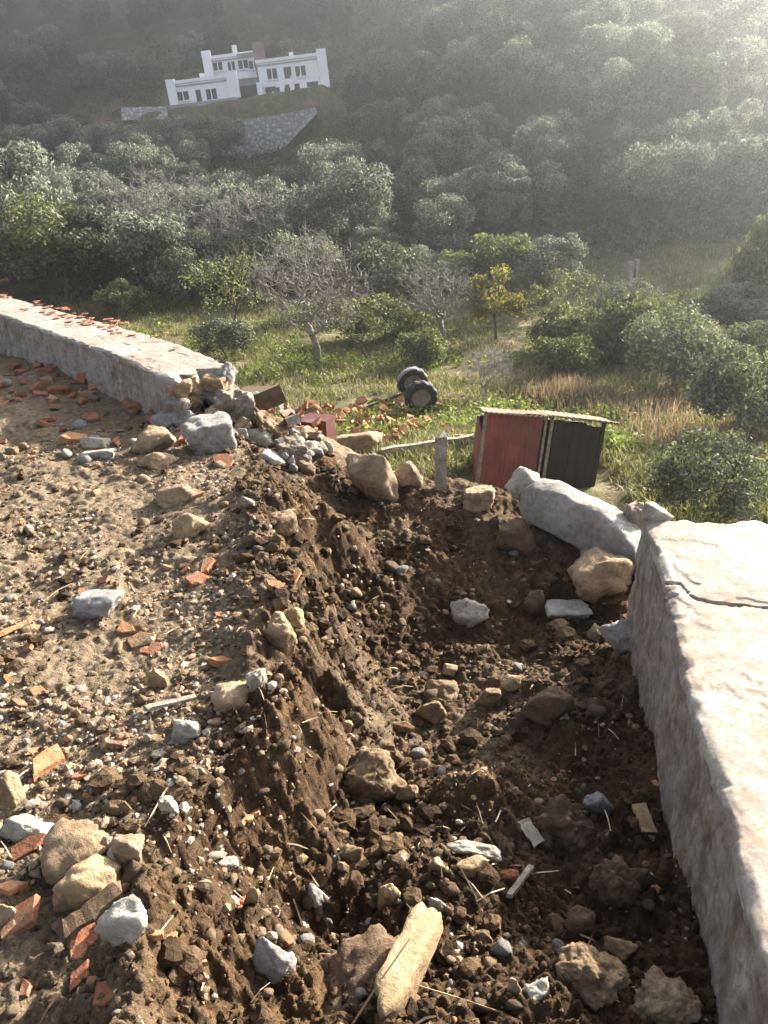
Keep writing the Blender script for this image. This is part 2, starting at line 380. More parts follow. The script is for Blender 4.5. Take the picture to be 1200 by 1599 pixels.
def box(name, x0, x1, y0, y1, z0, z1, mat, parent=None):
    V, F = boxV(x0, x1, y0, y1, z0, z1); return mk(name, V, F, mat, parent, False)


# ------------------------------------------------------------------ the two broken walls
def plaster_mat():
    k = NT('whitewashed_cement'); co = k.coords('World', False)
    n1 = k.noise(co, 4, 5, .6, .3); n2 = k.noise(co, 30, 6, .65); n3 = k.noise(co, 11, 6, .7, 1.)
    c = k.ramp(n1, [(.3, (.205, .175, .14)), (.5, (.285, .26, .225)), (.7, (.345, .325, .295))])
    c = k.mix(k.ramp(n3, [(.48, (0, 0, 0)), (.66, (.75, .75, .75))]), c, (.21, .155, .115))
    c = k.mix(.5, c, k.ramp(n2, [(.3, (.55, .52, .48)), (.62, (1.08, 1.08, 1.08))]), 'MULTIPLY')
    n5 = k.noise(co, 75, 5, .7); c = k.mix(.45, c, k.ramp(n5, [(.35, (.5, .46, .42)), (.55, (1.05, 1.05, 1.05))]), 'MULTIPLY')
    return k.surf(c, .9, k.bump(k.mix(.5, n2, n5), .35, .006), .2)
MAT['plaster'] = plaster_mat()
def face_mat():
    k = NT('rough_wall_face'); co = k.coords('World', False)
    mp = k.n('ShaderNodeMapping'); mp.inputs['Scale'].default_value = (1, 1, .6); k.l(co, mp.inputs[0]); cs = mp.outputs[0]
    n1 = k.noise(cs, 9, 6, .65, .4); n2 = k.noise(cs, 42, 6, .7); n3 = k.noise(co, 3.5, 5, .6)
    c = k.ramp(n1, [(.3, (.11, .08, .058)), (.48, (.23, .185, .14)), (.66, (.37, .335, .29))])
    c = k.mix(k.ramp(n3, [(.42, (0, 0, 0)), (.62, (.8, .8, .8))]), c, (.30, .275, .25))
    c = k.mix(.6, c, k.ramp(n2, [(.32, (.35, .32, .3)), (.62, (1.1, 1.1, 1.1))]), 'MULTIPLY')
    return k.surf(c, .93, k.bump(k.mix(.5, n1, n2), 1., .025), .15)
MAT['face'] = face_mat()

MAT['slab'] = rocky('grey_cement_slab', (.20, .185, .165), (.30, .28, .255), (.42, .40, .37), scale=5, bump=.5, dirt_amt=.3)
def wall(name, O, d, n, L, T, ztop, zfront, zback, seed, crack=None, rows=.012, end_jag=.04, droop=0., rough=1.):
    O = np.array(O); d = np.array(d); n = np.array(n)
    root = empty(name, (O[0], O[1], zfront))
    s = np.arange(0, L + 1e-6, rows)
    if crack is not None:
        s = np.unique(np.round(np.concatenate([s, np.arange(crack[:, 0].min() - .04, crack[:, 0].max() + .04, .004)]), 4))
    # profile: front foot, up the face, over the top, down the back
    zf = np.linspace(zfront - .25, ztop - .006, 75); at = np.linspace(.006, T - .006, 70); zk = np.linspace(ztop - .006, zback, 40)
    a = np.concatenate([0 * zf, at, 0 * zk + T]); z = np.concatenate([zf, 0 * at + ztop, zk]); side = np.concatenate([0 * zf + 1, 0 * at, 0 * zk - 1])
    S, A = np.meshgrid(s, a, indexing='ij'); _, Zz = np.meshgrid(s, z, indexing='ij'); _, SD = np.meshgrid(s, side, indexing='ij')
    dn = sm(ztop - .02, ztop - .16, Zz); e0 = .010 * fbm(S * 1.6, 0 * S, 1., 3, seed)
    chip = .014 * sm(.2, .8, fbm(S * 9, Zz * 20, 0., 4, seed + 9, .6)) + .003 * fbm(S * 60, Zz * 60, 0., 2, seed + 2)
    wl = np.clip(worley(S * 5.5 + .3 * vn3(S * 6, Zz * 6, 0., seed), Zz * 7.5, seed + 13) - .42, 0, 1)
    k = e0 + chip * sm(ztop - .14, ztop, Zz) + dn * rough * (.006 * fbm(S * 4, Zz * 3, 0., 4, seed + 11) + .0055 * fbm(S * 14, Zz * 14, 2., 5, seed + 12, .65) + .012 * wl) - .06 * (ztop - Zz)
    A2 = np.where(SD == 0, A, A + SD * k); ed = np.minimum(A, T - A)
    A2 = np.where(SD == 0, A2 + np.where(A < T / 2, 1, -1) * (e0 + chip) * sm(.10, 0, ed), A2)
    Z2 = Zz + np.where(SD == 0, .003 * fbm(S * 1.5, A * 1.5, 0., 2, seed + 4) + .0009 * fbm(S * 40, A * 40, 0., 3, seed + 5) - .008 * sm(.03, 0, ed) * (1 + .9 * vn3(S * 11, A, 0., seed)) - .004 * sm(.35, .45, fbm(S * 6, A * 6, 0., 4, seed + 8)), 0)
    Z2 = np.where((SD != 0) & (Zz > ztop - .03), Z2 - .008 * (1 + .9 * vn3(S * 11, 0 * A, 0., seed)), Z2)
    if crack is not None:
        cs = np.interp(A2, crack[:, 1], crack[:, 0]) + .007 * fbm(A2 * 40, 0 * A2, 0., 3, 90)
        wd = np.interp(A2, [crack[0, 1], crack[-1, 1]], [.011, .005]) * (1 + .4 * vn3(A2 * 30, 0 * A2, 0., 3))
        g_ = sm(wd * 1.5, wd * .6, abs(S - cs)) * (A2 > crack[0, 1] - .05) * (A2 < crack[-1, 1] + .01) * (SD == 0)
        Z2 = Z2 - .05 * g_
    Z2 = Z2 - droop * sm(L - .9, L, S) * (Zz > zfront)
    S2 = S + end_jag * (vn3(A * 7, Zz * 7, 0., seed + 6) + .6 * vn3(A * 19, Zz * 19, 0., seed + 7)) * sm(L - .5, L, S)
    rA, rZ, rS = [A2], [Z2], [S2]; ca, cz = T / 2, ztop - .22
    for f, ds in ((.97, .012), (.85, .02), (.6, .022), (.3, .015), (0, .02)):
        rA.append((ca + (A2[-1] - ca) * f)[None]); rZ.append((cz + (Z2[-1] - cz) * f)[None])
        rS.append((S2[-1] * f + S2[-1].mean() * (1 - f) + ds + .03 * fbm(A2[-1] * f * 9, Z2[-1] * 9, 0., 3, seed))[None])
    A2, Z2, S2 = np.concatenate(rA), np.concatenate(rZ), np.concatenate(rS)
    V = np.stack([d[0] * S2 + n[0] * A2, d[1] * S2 + n[1] * A2, Z2 - zfront], -1)
    c0, c1 = 71, 149
    for nm, lo, hi, mt in (('face', 0, c0 + 1, 'face'), ('cap', c0, c1 + 1, 'plaster'), ('back', c1, V.shape[1], 'face')):
        sub = V[:, lo:hi]; mk(nm, sub.reshape(-1, 3), grid_faces(sub.shape[0], sub.shape[1]), MAT[mt], root)
    return root

# wall beside the trench
dR = Vector((.21, .978)); nR = Vector((.978, -.21)); OR = Vector((wallx(-.6), -.6)); TR = .50; ZR = .12
def sa(px, py):
    p = at_z(px, py, ZR); q = Vector((p.x, p.y)) - OR; return q.dot(dR), q.dot(nR)
ck = np.array([sa(*p) for p in ((1024, 906), (1062, 910), (1080, 932), (1112, 943), (1150, 945), (1196, 948))])
farS = sa(1090, 812)[0]
rw = wall('broken_wall', OR, dR, nR, farS, TR, ZR, -.55, -3.0, 3, crack=ck, end_jag=.03)
tag(rw, 'thick wall with white cement top and a long dark crack, beside the trench', 'wall')
# wall along the far edge of the yard
ZL = .37
pA = at_z(262, 581, ZL); pB = at_z(-40, 478, ZL); pb = at_z(150, 492, ZL)
dL = Vector((pA.x - pB.x, pA.y - pB.y)); far = dL.normalized(); nL = Vector((-far.y, far.x))
if nL.y < 0: nL = -nL
L0 = 5.2; OL = Vector((pA.x, pA.y)) - far * L0
lw = wall('low_yard_wall', OL, far, nL, L0, .5, ZL, .0, -1.6, 21, end_jag=.10, droop=.05, rows=.016, rough=1.2)
tag(lw, 'low wall with cream cement top and broken end beyond the rubble-strewn yard', 'wall')

# rubble core showing in the broken end of the yard wall
rc = random.Random(9); k_ = 0
for a_ in (.04, .17, .30, .43):
    for z_ in (-.02, .12, .25):
        pos = OL + far * (L0 + rc.uniform(-.03, .06) + .10 * (.3 - z_)) + nL * (a_ + rc.uniform(-.03, .03)); k_ += 1
        stone('core_stone', (pos.x - OL.x, pos.y - OL.y, z_ + rc.uniform(-.02, .03)), (rc.uniform(.13, .2), rc.uniform(.12, .17), rc.uniform(.1, .15)), rc.choice(('mortar', 'tan', 'grey', 'tan')), 700 + k_, (rc.uniform(-.4, .4), rc.uniform(-.4, .4), rc.uniform(0, 3)), 4, lw, blocky=1, rough=.1)
# ------------------------------------------------------------------ fallen wall piece and stones placed one by one
tp = np.array([(806, 768), (830, 760), (862, 768), (900, 786), (940, 806), (968, 826), (990, 858), (996, 880)], float)
bt = np.array([(806, 800), (830, 812), (862, 828), (900, 848), (940, 874), (968, 890), (990, 902), (996, 906)], float)
us = np.linspace(0, 1, 70); pxs = np.interp(us, np.linspace(0, 1, 8), tp[:, 0]); tys = np.interp(pxs, tp[:, 0], tp[:, 1]); bys = np.interp(pxs, bt[:, 0], bt[:, 1]); yys = 4.15 - .72 * us
ctr = np.array(at_y(900, 820, 3.8)); Vs = []
for u_, px, a_, b_, y_ in zip(us, pxs, tys, bys, yys):
    t_ = np.array(at_y(px, a_, y_)); b2 = np.array(at_y(px, b_ + 6, y_ - .03)); back = np.array([.11, .14, -.01])
    ring = [b2 + (t_ - b2) * f for f in np.linspace(0, .97, 16)] + [t_ + back * f + np.array([0, 0, .012 * math.sin(3.14 * f)]) for f in np.linspace(.06, .94, 12)] + [t_ + back + (b2 - t_) * f for f in np.linspace(.04, 1, 10)]
    f_ = min(1, .55 + 9 * min(u_, 1 - u_)); rg = np.array(ring); c_ = rg.mean(0); Vs.append(c_ + (rg - c_) * f_)
Vs = np.array(Vs); nr_, nc_ = Vs.shape[:2]; W_ = Vs.reshape(-1, 3)
W_ = W_ + .008 * np.stack([fbm(W_[:, 0] * 9, W_[:, 1] * 9, W_[:, 2] * 9, 5, q, .6) for q in (1, 2, 3)], 1)
Fs = np.concatenate([grid_faces(nr_, nc_), np.array([[(i + 1) * nc_ - 1, i * nc_, (i + 1) * nc_, (i + 2) * nc_ - 1] for i in range(nr_ - 1)])[:, ::-1][:, [3, 2, 1, 0]]])
caps = []
W_ = np.concatenate([W_, [Vs[0].mean(0), Vs[-1].mean(0)]]); n0 = nr_ * nc_
caps = [[n0, (k + 1) % nc_, k, k] for k in range(nc_)] + [[n0 + 1, (nr_ - 1) * nc_ + k, (nr_ - 1) * nc_ + (k + 1) % nc_, (nr_ - 1) * nc_ + (k + 1) % nc_] for k in range(nc_)]
root = empty('fallen_wall_piece', ctr)
import bmesh
sl = mk('slab', W_ - ctr, Fs, MAT['slab'], root)
bm = bmesh.new(); bm.from_mesh(sl.data); bm.verts.ensure_lookup_table()
for c_ in caps:
    try: bm.faces.new([bm.verts[q] for q in c_[:3]])
    except ValueError: pass
bmesh.ops.recalc_face_normals(bm, faces=bm.faces); bm.to_mesh(sl.data); bm.free()
tip = stone('broken_tip', np.array(at_y(818, 756, 4.22)) - ctr, (.17, .16, .19), 'white', 44, (0.2, .3, .4), 3, root, blocky=1)
tag(root, 'long arched grey piece of fallen wall lying in front of the red shed', 'wall piece')

SEED = [100]
def hero(px, py, wpx, hpx, mat, label, dk=.8, zs=None, rz=None, blocky=0., sub=4, sink=.27, cat='stone', name='stone', tilt=.25, planes=11, rough=.09, lift=0.):
    SEED[0] += 1; s = SEED[0]
    q = on_ground(px, py + hpx * .25); m = mpp(q)
    wx = wpx * m; el = 1.0 if zs is None else zs
    hz = hpx * m * 1.02 * el; dp = wx * dk
    z = fine_z(q.x, q.y)
    r = random.Random(s)
    o = stone(name, (q.x, q.y + dp * .1, z + hz * (.5 - sink) + lift), (wx * 1.06, dp, hz * 1.12), mat, s,
              (r.uniform(-tilt, tilt), r.uniform(-tilt, tilt), r.uniform(-.35, .35) if rz is None else rz), sub, blocky=blocky, planes=planes, rough=rough)
    tag(o, label, cat); return o
H = hero
H(580, 1230, 98, 92, 'earth', 'big rounded earthy boulder in the middle of the trench', sub=5, planes=30, rough=.13, sink=.15)
H(733, 962, 60, 42, 'white', 'pale pointed stone standing out in the shaded trench', planes=8, dk=.7)
H(936, 905, 108, 72, 'tan', 'rough knobbly round stone below the fallen wall piece', sub=4, planes=20, rough=.12)
H(882, 966, 72, 26, 'grey', 'flat grey stone below the knobbly round stone', dk=.6, blocky=1)
H(832, 955, 34, 44, 'brown', 'small reddish brown stone next to the flat grey stone')
H(440, 1008, 52, 76, 'ochre', 'tall ochre angular stone on the lit lip of the trench', planes=9)
H(452, 955, 44, 34, 'ochre', 'flat ochre stone just above the tall ochre stone')
H(676, 1122, 46, 42, 'earth', 'small brown stone in front of an earth lump in the trench')
H(690, 1086, 56, 34, 'earth', 'earth covered round stone in mid trench', planes=18, rough=.1)
H(763, 1086, 34, 44, 'tan', 'upright tan stone beside an earth covered stone', planes=8)
H(798, 1075, 34, 24, 'tan', 'small smooth tan pebble in the shaded trench', planes=16)
H(704, 1050, 24, 20, 'tan', 'tiny rounded stone up trench from the tan pebble')
H(852, 1118, 76, 54, 'brown', 'dark brown lump near the pale bluish chip', planes=16, rough=.1)
H(876, 1134, 22, 28, 'blue', 'pale bluish chip on the dark brown lump')
H(640, 1242, 28, 42, 'tan', 'narrow stone touching the big earthy boulder')
H(541, 1145, 22, 28, 'ochre', 'small orange stone at the shadow edge above the boulder')
H(435, 1525, 62, 92, 'grey', 'tall pointed grey stone near the bottom edge', planes=8, dk=.55, tilt=.1)
H(205, 1456, 76, 82, 'white', 'chunky white stone with shaded lower face', planes=9, tilt=.1, sink=.12)
H(136, 1382, 100, 80, 'ochre', 'rounded yellow stone leaning on a flat brown stone', planes=18, sub=4)
H(122, 1330, 110, 72, 'tan', 'flat brown stone behind the rounded yellow stone', planes=9)
H(200, 1320, 52, 46, 'tan', 'small cube of tan stone with dark left side', blocky=1)
H(12, 1425, 34, 44, 'ochre', 'yellow stone cut off by the picture edge, by red shards', planes=14)
H(10, 1240, 44, 62, 'tan', 'squarish tan stone at the picture edge above the split stone', blocky=1)
H(42, 1292, 92, 62, 'white', 'pale split slab of stone with yellow broken edge', dk=.5, planes=7, rough=.12)
H(268, 1277, 26, 32, 'white', 'small white block on brown soil', blocky=1, tilt=.1)
H(357, 1362, 34, 26, 'white', 'little white stone on the dug soil slope')
H(155, 952, 76, 38, 'blue', 'blue grey block of stone alone on the dry soil', blocky=1, tilt=.08, sink=.1)
H(292, 1146, 44, 38, 'white', 'cream stone with a dark hollow', rough=.2)
H(248, 1060, 32, 40, 'ochre', 'yellow triangular stone standing on edge', planes=6, dk=.5)
H(366, 1096, 66, 36, 'tan', 'flat tan stone beside a splintered cream piece')
H(400, 1074, 34, 36, 'white', 'splintered cream piece of stone on the soil lip', planes=7)
H(300, 826, 58, 42, 'ochre', 'orange lump of stone on the yard side of the trench', planes=16, rough=.1)
H(277, 776, 60, 34, 'tan', 'weathered tan stone below the wall rubble')
H(240, 694, 66, 44, 'tan', 'rounded tan stone beside the big grey block', planes=16, sub=4)
H(327, 690, 84, 54, 'grey', 'big squared grey block below the broken wall end', blocky=1, tilt=.1, sub=4, sink=.1)
H(290, 657, 44, 36, 'blue', 'bluish stone behind the big squared grey block')
H(256, 662, 36, 32, 'grey', 'grey stone left of the bluish stone by the wall')
H(152, 713, 54, 20, 'white', 'flat white stone lying near the wall rubble', blocky=1)
H(150, 694, 40, 18, 'white', 'thin whitish slab just behind the flat white stone', blocky=1)
H(246, 724, 52, 26, 'tan', 'pale flat stone under the rounded tan stone')
H(440, 826, 52, 42, 'earth', 'brown stone at the upper lip of the trench', planes=16)
H(740, 1333, 86, 20, 'white', 'long whitish bar of stone in the near trench', dk=.35, rz=-.2, planes=14)
H(684, 1360, 26, 42, 'tan', 'small upright stone at the end of the whitish bar')
H(740, 1366, 54, 18, 'ochre', 'yellowish flat stone below the whitish bar', dk=.5)
H(800, 1368, 36, 26, 'brick', 'pinkish stone at the right end of the yellowish flat stone')
H(500, 1410, 32, 36, 'grey', 'small grey stone in the dark hollow')
H(545, 1342, 48, 40, 'earth', 'dirty brown stone above the small grey stone')
H(610, 1410, 36, 42, 'ochre', 'yellow brown stone in the hollow beside the dark stone')
H(683, 1422, 28, 36, 'grey', 'whitish grey stone above the big split slab')
H(400, 1432, 24, 56, 'ochre', 'orange sliver of stone stuck in the soil slope', dk=.5)
H(838, 1556, 38, 40, 'white', 'cream and pink chipped stone near the bottom edge', blocky=1)
H(805, 1545, 26, 62, 'tan', 'narrow upright stone beside the cream chipped stone', planes=7)
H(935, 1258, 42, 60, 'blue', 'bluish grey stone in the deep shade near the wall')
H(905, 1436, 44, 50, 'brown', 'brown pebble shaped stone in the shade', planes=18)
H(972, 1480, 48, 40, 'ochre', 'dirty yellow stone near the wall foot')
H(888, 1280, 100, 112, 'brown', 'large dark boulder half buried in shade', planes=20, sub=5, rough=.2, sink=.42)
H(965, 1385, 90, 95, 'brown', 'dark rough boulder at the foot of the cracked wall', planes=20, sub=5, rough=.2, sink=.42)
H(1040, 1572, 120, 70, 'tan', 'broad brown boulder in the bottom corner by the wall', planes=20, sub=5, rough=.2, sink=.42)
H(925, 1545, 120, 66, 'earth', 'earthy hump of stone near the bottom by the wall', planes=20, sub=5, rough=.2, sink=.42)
H(560, 700, 72, 36, 'tan', 'squared tan block on the rim beside the maroon box', blocky=1, tilt=.08, sink=.1)
H(583, 762, 82, 84, 'tan', 'large leaning tan stone at the head of the trench', planes=9, sub=4, sink=.15)
H(640, 750, 44, 40, 'tan', 'pale stone just right of the large leaning stone')
H(748, 786, 54, 32, 'tan', 'dusty stone below the red shed panel', blocky=1)
H(805, 845, 60, 60, 'brown', 'reddish earth lump under the end of the fallen wall piece', planes=16, rough=.1)
H(985, 850, 36, 90, 'mortar', 'upright grey chunk wedged against the wall end', blocky=1, dk=.9, lift=.05, tilt=.1)
H(975, 1000, 70, 54, 'grey', 'mossy grey stones lump beside the wall face', planes=16, rough=.14)
H(930, 985, 30, 26, 'tan', 'small stone near the flat grey stone end')
H(870, 995, 36, 26, 'brown', 'small dark stone below the flat grey stone')
o = stone('stone', at_z(1024, 803, ZR + .01), (.10, .12, .075), 'white', 77, (.2, .3, .5), blocky=1); tag(o, 'knob of broken mortar on the far corner of the cracked wall', 'stone')
# the split slab stone near the bottom: long, flat, pale top
q0 = on_ground(672, 1490); q1 = on_ground(600, 1610); v = q1 - q0; m = (q0 + q1) / 2
o = stone('split_stone', (m.x, m.y, fine_z(m.x, m.y) + .045), (v.length * 1.25, .075, .12), 'ochre', 205, (.15, -.12, math.atan2(v.y, v.x)), 4, blocky=1, planes=8)
tag(o, 'long yellow split stone at the bottom edge, pale cut face up', 'stone')
o = stone('stone', Vector((m.x - .10, m.y + .03, fine_z(m.x - .1, m.y + .03) - .01)), (.34, .27, .13), 'brown', 206, (0, -.12, .5), 5, planes=14, rough=.16)
tag(o, 'broad stone covered in soil against the long yellow split stone', 'stone')

# ------------------------------------------------------------------ ruined wall end: mortar stub and core stones
stub = [(368, 640, 70, 62, 'mortar'), (425, 676, 56, 46, 'earth'), (458, 708, 48, 36, 'mortar')]
where = ['highest, touching the broken wall end', 'in the middle of the slope of rubble', 'lowest, at the rim of the trench']
for (px, py, a, b, mt), wh in zip(stub, where):
    H(px, py, a, b, mt, 'crumbling lump of old mortar, ' + wh, planes=9, rough=.16, sub=5, dk=1.0, blocky=1, name='mortar_lump', cat='rubble')
core = [(345, 600, 46, 42, 'tan', 'topmost, under the wall top'), (396, 640, 34, 44, 'grey', 'narrow, leaning beside a dark plank'), (350, 640, 40, 34, 'white', 'whitish, low on the wall end'),
        (405, 690, 44, 26, 'white', 'flat and chalky, above the trench rim'), (455, 680, 34, 26, 'grey', 'grey, below the maroon box'), (375, 668, 32, 26, 'tan', 'tan, between two mortar lumps'),
        (425, 716, 46, 22, 'white', 'flattest, at the trench rim'), (475, 712, 34, 20, 'grey', 'small, nearest the tan block'), (335, 655, 36, 30, 'tan', 'squat, behind the big squared grey block')]
for (px, py, a, b, mt, wh) in core:
    H(px, py, a, b, mt, 'stone fallen from the broken wall end, ' + wh, planes=9)
rr_ = random.Random(77)
for i in range(70):
    u_ = rr_.random(); px = 325 + 170 * u_ + rr_.gauss(0, 18); py = 612 + 105 * u_ + rr_.gauss(0, 17)
    o = H(px, py, rr_.uniform(13, 34), rr_.uniform(10, 24), rr_.choice(('mortar', 'tan', 'grey', 'earth', 'white', 'tan', 'brick')), 'small piece of broken masonry in the heap at the wall end', sub=3, planes=9); o['group'] = 'rubble heap at the broken wall end'; o.name = 'masonry_piece'
def plank(px0, py0, px1, py1, wpx, label, mat='wood', name='plank', dy=0., h=.35, lift=.0, cat='plank'):
    a = on_ground(px0, py0); b = on_ground(px1, py1); a.z = max(a.z, fine_z(a.x, a.y) if a.y < 5 else a.z) + lift; b.z = max(b.z, fine_z(b.x, b.y) if b.y < 5 else b.z) + lift
    d = b - a; wdt = wpx * mpp(a); L = d.length
    V, F = boxV(-.5, .5, -.5, .5, -.5, .5)
    n = 9; pts = []; r = random.Random(int(px0 * 7 + py0)); Vv = []; Ff = []
    for i in range(n):
        x = -L / 2 + L * i / (n - 1); ww = wdt * (1 + r.uniform(-.12, .12)); off = r.uniform(-.06, .06) * wdt
        for (yy, zz) in ((-.5, -.5), (.5, -.5), (.5, .5), (-.5, .5)): Vv.append((x + r.uniform(-.3, .3) * wdt * (i in (0, n - 1)), yy * ww + off, zz * ww * h + off * .5))
    for i in range(n - 1):
        for k in range(4): Ff.append((i * 4 + k, i * 4 + (k + 1) % 4, i * 4 + 4 + (k + 1) % 4, i * 4 + 4 + k))
    Ff += [(0, 3, 2, 1), (n * 4 - 4, n * 4 - 3, n * 4 - 2, n * 4 - 1)]
    o = mk(name, Vv, Ff, MAT[mat], None, False, (a + b) / 2 + Vector((0, 0, wdt * h * .5)))
    o.rotation_euler = (r.uniform(-.3, .3), -math.asin(max(-1, min(1, d.z / L))), math.atan2(d.y, d.x)); return tag(o, label, cat)
plank(232, 1124, 306, 1100, 14, 'grey split stick of wood lying on the yard soil', lift=.02)
plank(598, 716, 752, 692, 15, 'long pale pole lying across the weeds towards the shed', name='pole', h=.9, cat='pole', lift=.03)
plank(100, 1470, 190, 1400, 34, 'dark piece of bark leaning under the rounded yellow stone', mat='brown', name='bark_piece', h=.25, lift=.02, cat='bark')
plank(795, 1410, 830, 1365, 9, 'thin curved bone coloured stick in the near trench', name='stick', h=.8, cat='stick', lift=.02)
plank(0, 1000, 48, 975, 12, 'orange brown strip of wood on the dry soil at the edge', mat='tile', name='wood_strip', h=.4, lift=.01)
plank(385, 618, 418, 665, 14, 'dark narrow plank leaning on the ruined wall end', mat='brown', lift=.12, h=.5)
plank(440, 640, 462, 690, 7, 'thin pale lath leaning beside the maroon box', lift=.12, h=.6)
plank(840, 1330, 818, 1290, 20, 'pale triangular shard standing in the trench shade', mat='white', name='shard', h=.3, lift=.02, cat='shard')
plank(1012, 1318, 996, 1268, 22, 'upright yellow shard at the foot of the cracked wall', mat='ochre', name='shard', h=.3, lift=.03, cat='shard')
# weathered stake at the rim
q = at_y(688, 765, 4.5); hh = 88 * mpp(q); V, F = boxV(-.03, .03, -.025, .025, -.15, hh)
st = mk('stake', *(lambda V, F: (V, F))(V, F), MAT['wood'], None, False, q); st.rotation_euler = (0, .03, .3)
st.data.vertices[7].co.z += .03; st.data.vertices[3].co.z -= .02; tag(st, 'short grey wooden stake standing at the rim before the shed', 'stake')

# ------------------------------------------------------------------ maroon box behind the rim
def flat(name, c, rough=.7, var=.25, scale=20, metal=0., dirt=(.2, .15, .1)):
    k = NT(name); co = k.coords('Object'); n = k.noise(co, scale, 5, .6); n2 = k.noise(co, scale * .25, 4, .6)
    col = k.mix(k.ramp(n, [(.35, (0, 0, 0)), (.7, (var * 2,) * 3)]), c, tuple(x * .45 for x in c))
    col = k.mix(k.ramp(n2, [(.5, (0, 0, 0)), (.7, (var * 1.6,) * 3)]), col, dirt)
    return k.surf(col, rough, k.bump(n, .2, .01), .3, metal)
MAT['maroon'] = flat('maroon_paint', (.085, .02, .022), .55)
MAT['darkpaint'] = flat('dark_paint', (.035, .03, .028), .6)
MAT['redsheet'] = flat('faded_red_sheet', (.26, .08, .07), .8, .4, 3.2, 0., (.15, .085, .065))
MAT['blackboard'] = flat('black_tarred_board', (.036, .030, .024), .75, .3, 9, 0., (.06, .055, .045))
MAT['tinroof'] = flat('rusty_roof_sheet', (.19, .14, .095), .7, .3, 7, 0., (.25, .15, .09))
q = at_y(500, 712, 6.0); m = mpp(q); bw = 48 * m; bh = 66 * m
bx = empty('metal_box', q, (0, 0, -.5))
box('side_panel', -bw * .5, bw * .42, -bw * .4, bw * .4, -.1, bh * .86, MAT['darkpaint'], bx)
box('lid', -bw * .56, bw * .45, -bw * .46, bw * .46, bh * .862, bh * .93, MAT['maroon'], bx)
box('corner_post', bw * .422, bw * .62, -bw * .45, bw * .1, -.12, bh * 1.0, MAT['maroon'], bx)
tag(bx, 'small maroon and black metal box on the rim beside the brick heap', 'box')

# ------------------------------------------------------------------ red shed
q = at_y(833, 778, 10.8); m = mpp(q); q.z = gz1(q.x, q.y) + .02
q.z = at_y(833, 778, 10.8).z
sh = empty('red_shed', q, (0, R_(6), R_(-4)))
Wd = 176 * m; Hs = 128 * m / .93; x0 = -88 * m; xm = 0.; x1 = 88 * m; D = 1.15
pw = (xm - x0 - .02) / 3
for i in range(3):
    n = 25; V = []; F = []
    for j in range(n):
        u = j / (n - 1); V += [(x0 + i * pw + u * pw, -.005 * (1 if (j // 3) % 2 else -1) + .004 * (i % 2), z) for z in (0, Hs * .97 + .012 * i)]
    for j in range(n - 1): F.append((2 * j, 2 * j + 2, 2 * j + 3, 2 * j + 1))
    mk('sheet', V, F, MAT['redsheet'], sh, False)
bwid = (x1 - xm - .17) / 5
for i in range(5):
    box('board', xm + .15 + i * bwid + .0015, xm + .15 + (i + 1) * bwid - .0015, .02 + .003 * (i % 2), .045, 0, Hs * (.93 - .012 * i), MAT['blackboard'], sh)
for (xx, yy, wq, mt) in ((x0 - .03, .0, .05, 'wood'), (xm + .0, -.03, .035, 'wood'), (xm + .085, -.02, .045, 'wood'), (x1 - .02, .0, .05, 'blackboard'), (x0 - .02, D, .05, 'wood'), (x1 - .02, D, .05, 'wood')):
    box('post', xx, xx + wq, yy, yy + wq, -.1, Hs * (.955 if yy < .5 else .66), MAT[mt], sh)
box('side_wall', x0 - .01, x0 + .008, .05, D, 0, Hs * .66, MAT['redsheet'], sh)
box('side_wall', x1 + .002, x1 + .02, .05, D, 0, Hs * .66, MAT['blackboard'], sh)
box('back_wall', x0, x1, D + .05, D + .07, 0, Hs * .66, MAT['blackboard'], sh)
for i, (a, b, dz_) in enumerate(((x0 - .04, xm + .10, 0), (xm + .04, x1 + .22, .022))):
    n = 40; V = []; F = []
    ys = np.linspace(-.14 - .03 * i, D + .15, 6)
    for j in range(n):
        u = a + (b - a) * j / (n - 1)
        for yv in ys: V.append((u, yv, Hs * .975 + dz_ + .014 * math.sin(u * 2 * math.pi / .075) - .25 * yv - .05 * i * (u - xm) + .008 * math.sin(5 * yv + u * 3)))
    for j in range(n - 1):
        for kq in range(5): F.append((j * 6 + kq, j * 6 + 6 + kq, j * 6 + 7 + kq, j * 6 + kq + 1))
    o = mk('roof_sheet', V, F, MAT['tinroof'], sh, True)
    so = o.modifiers.new('thickness', 'SOLIDIFY'); so.thickness = .012
tag(sh, 'small leaning shed with red sheet panel and black boards under a rusty roof', 'shed')

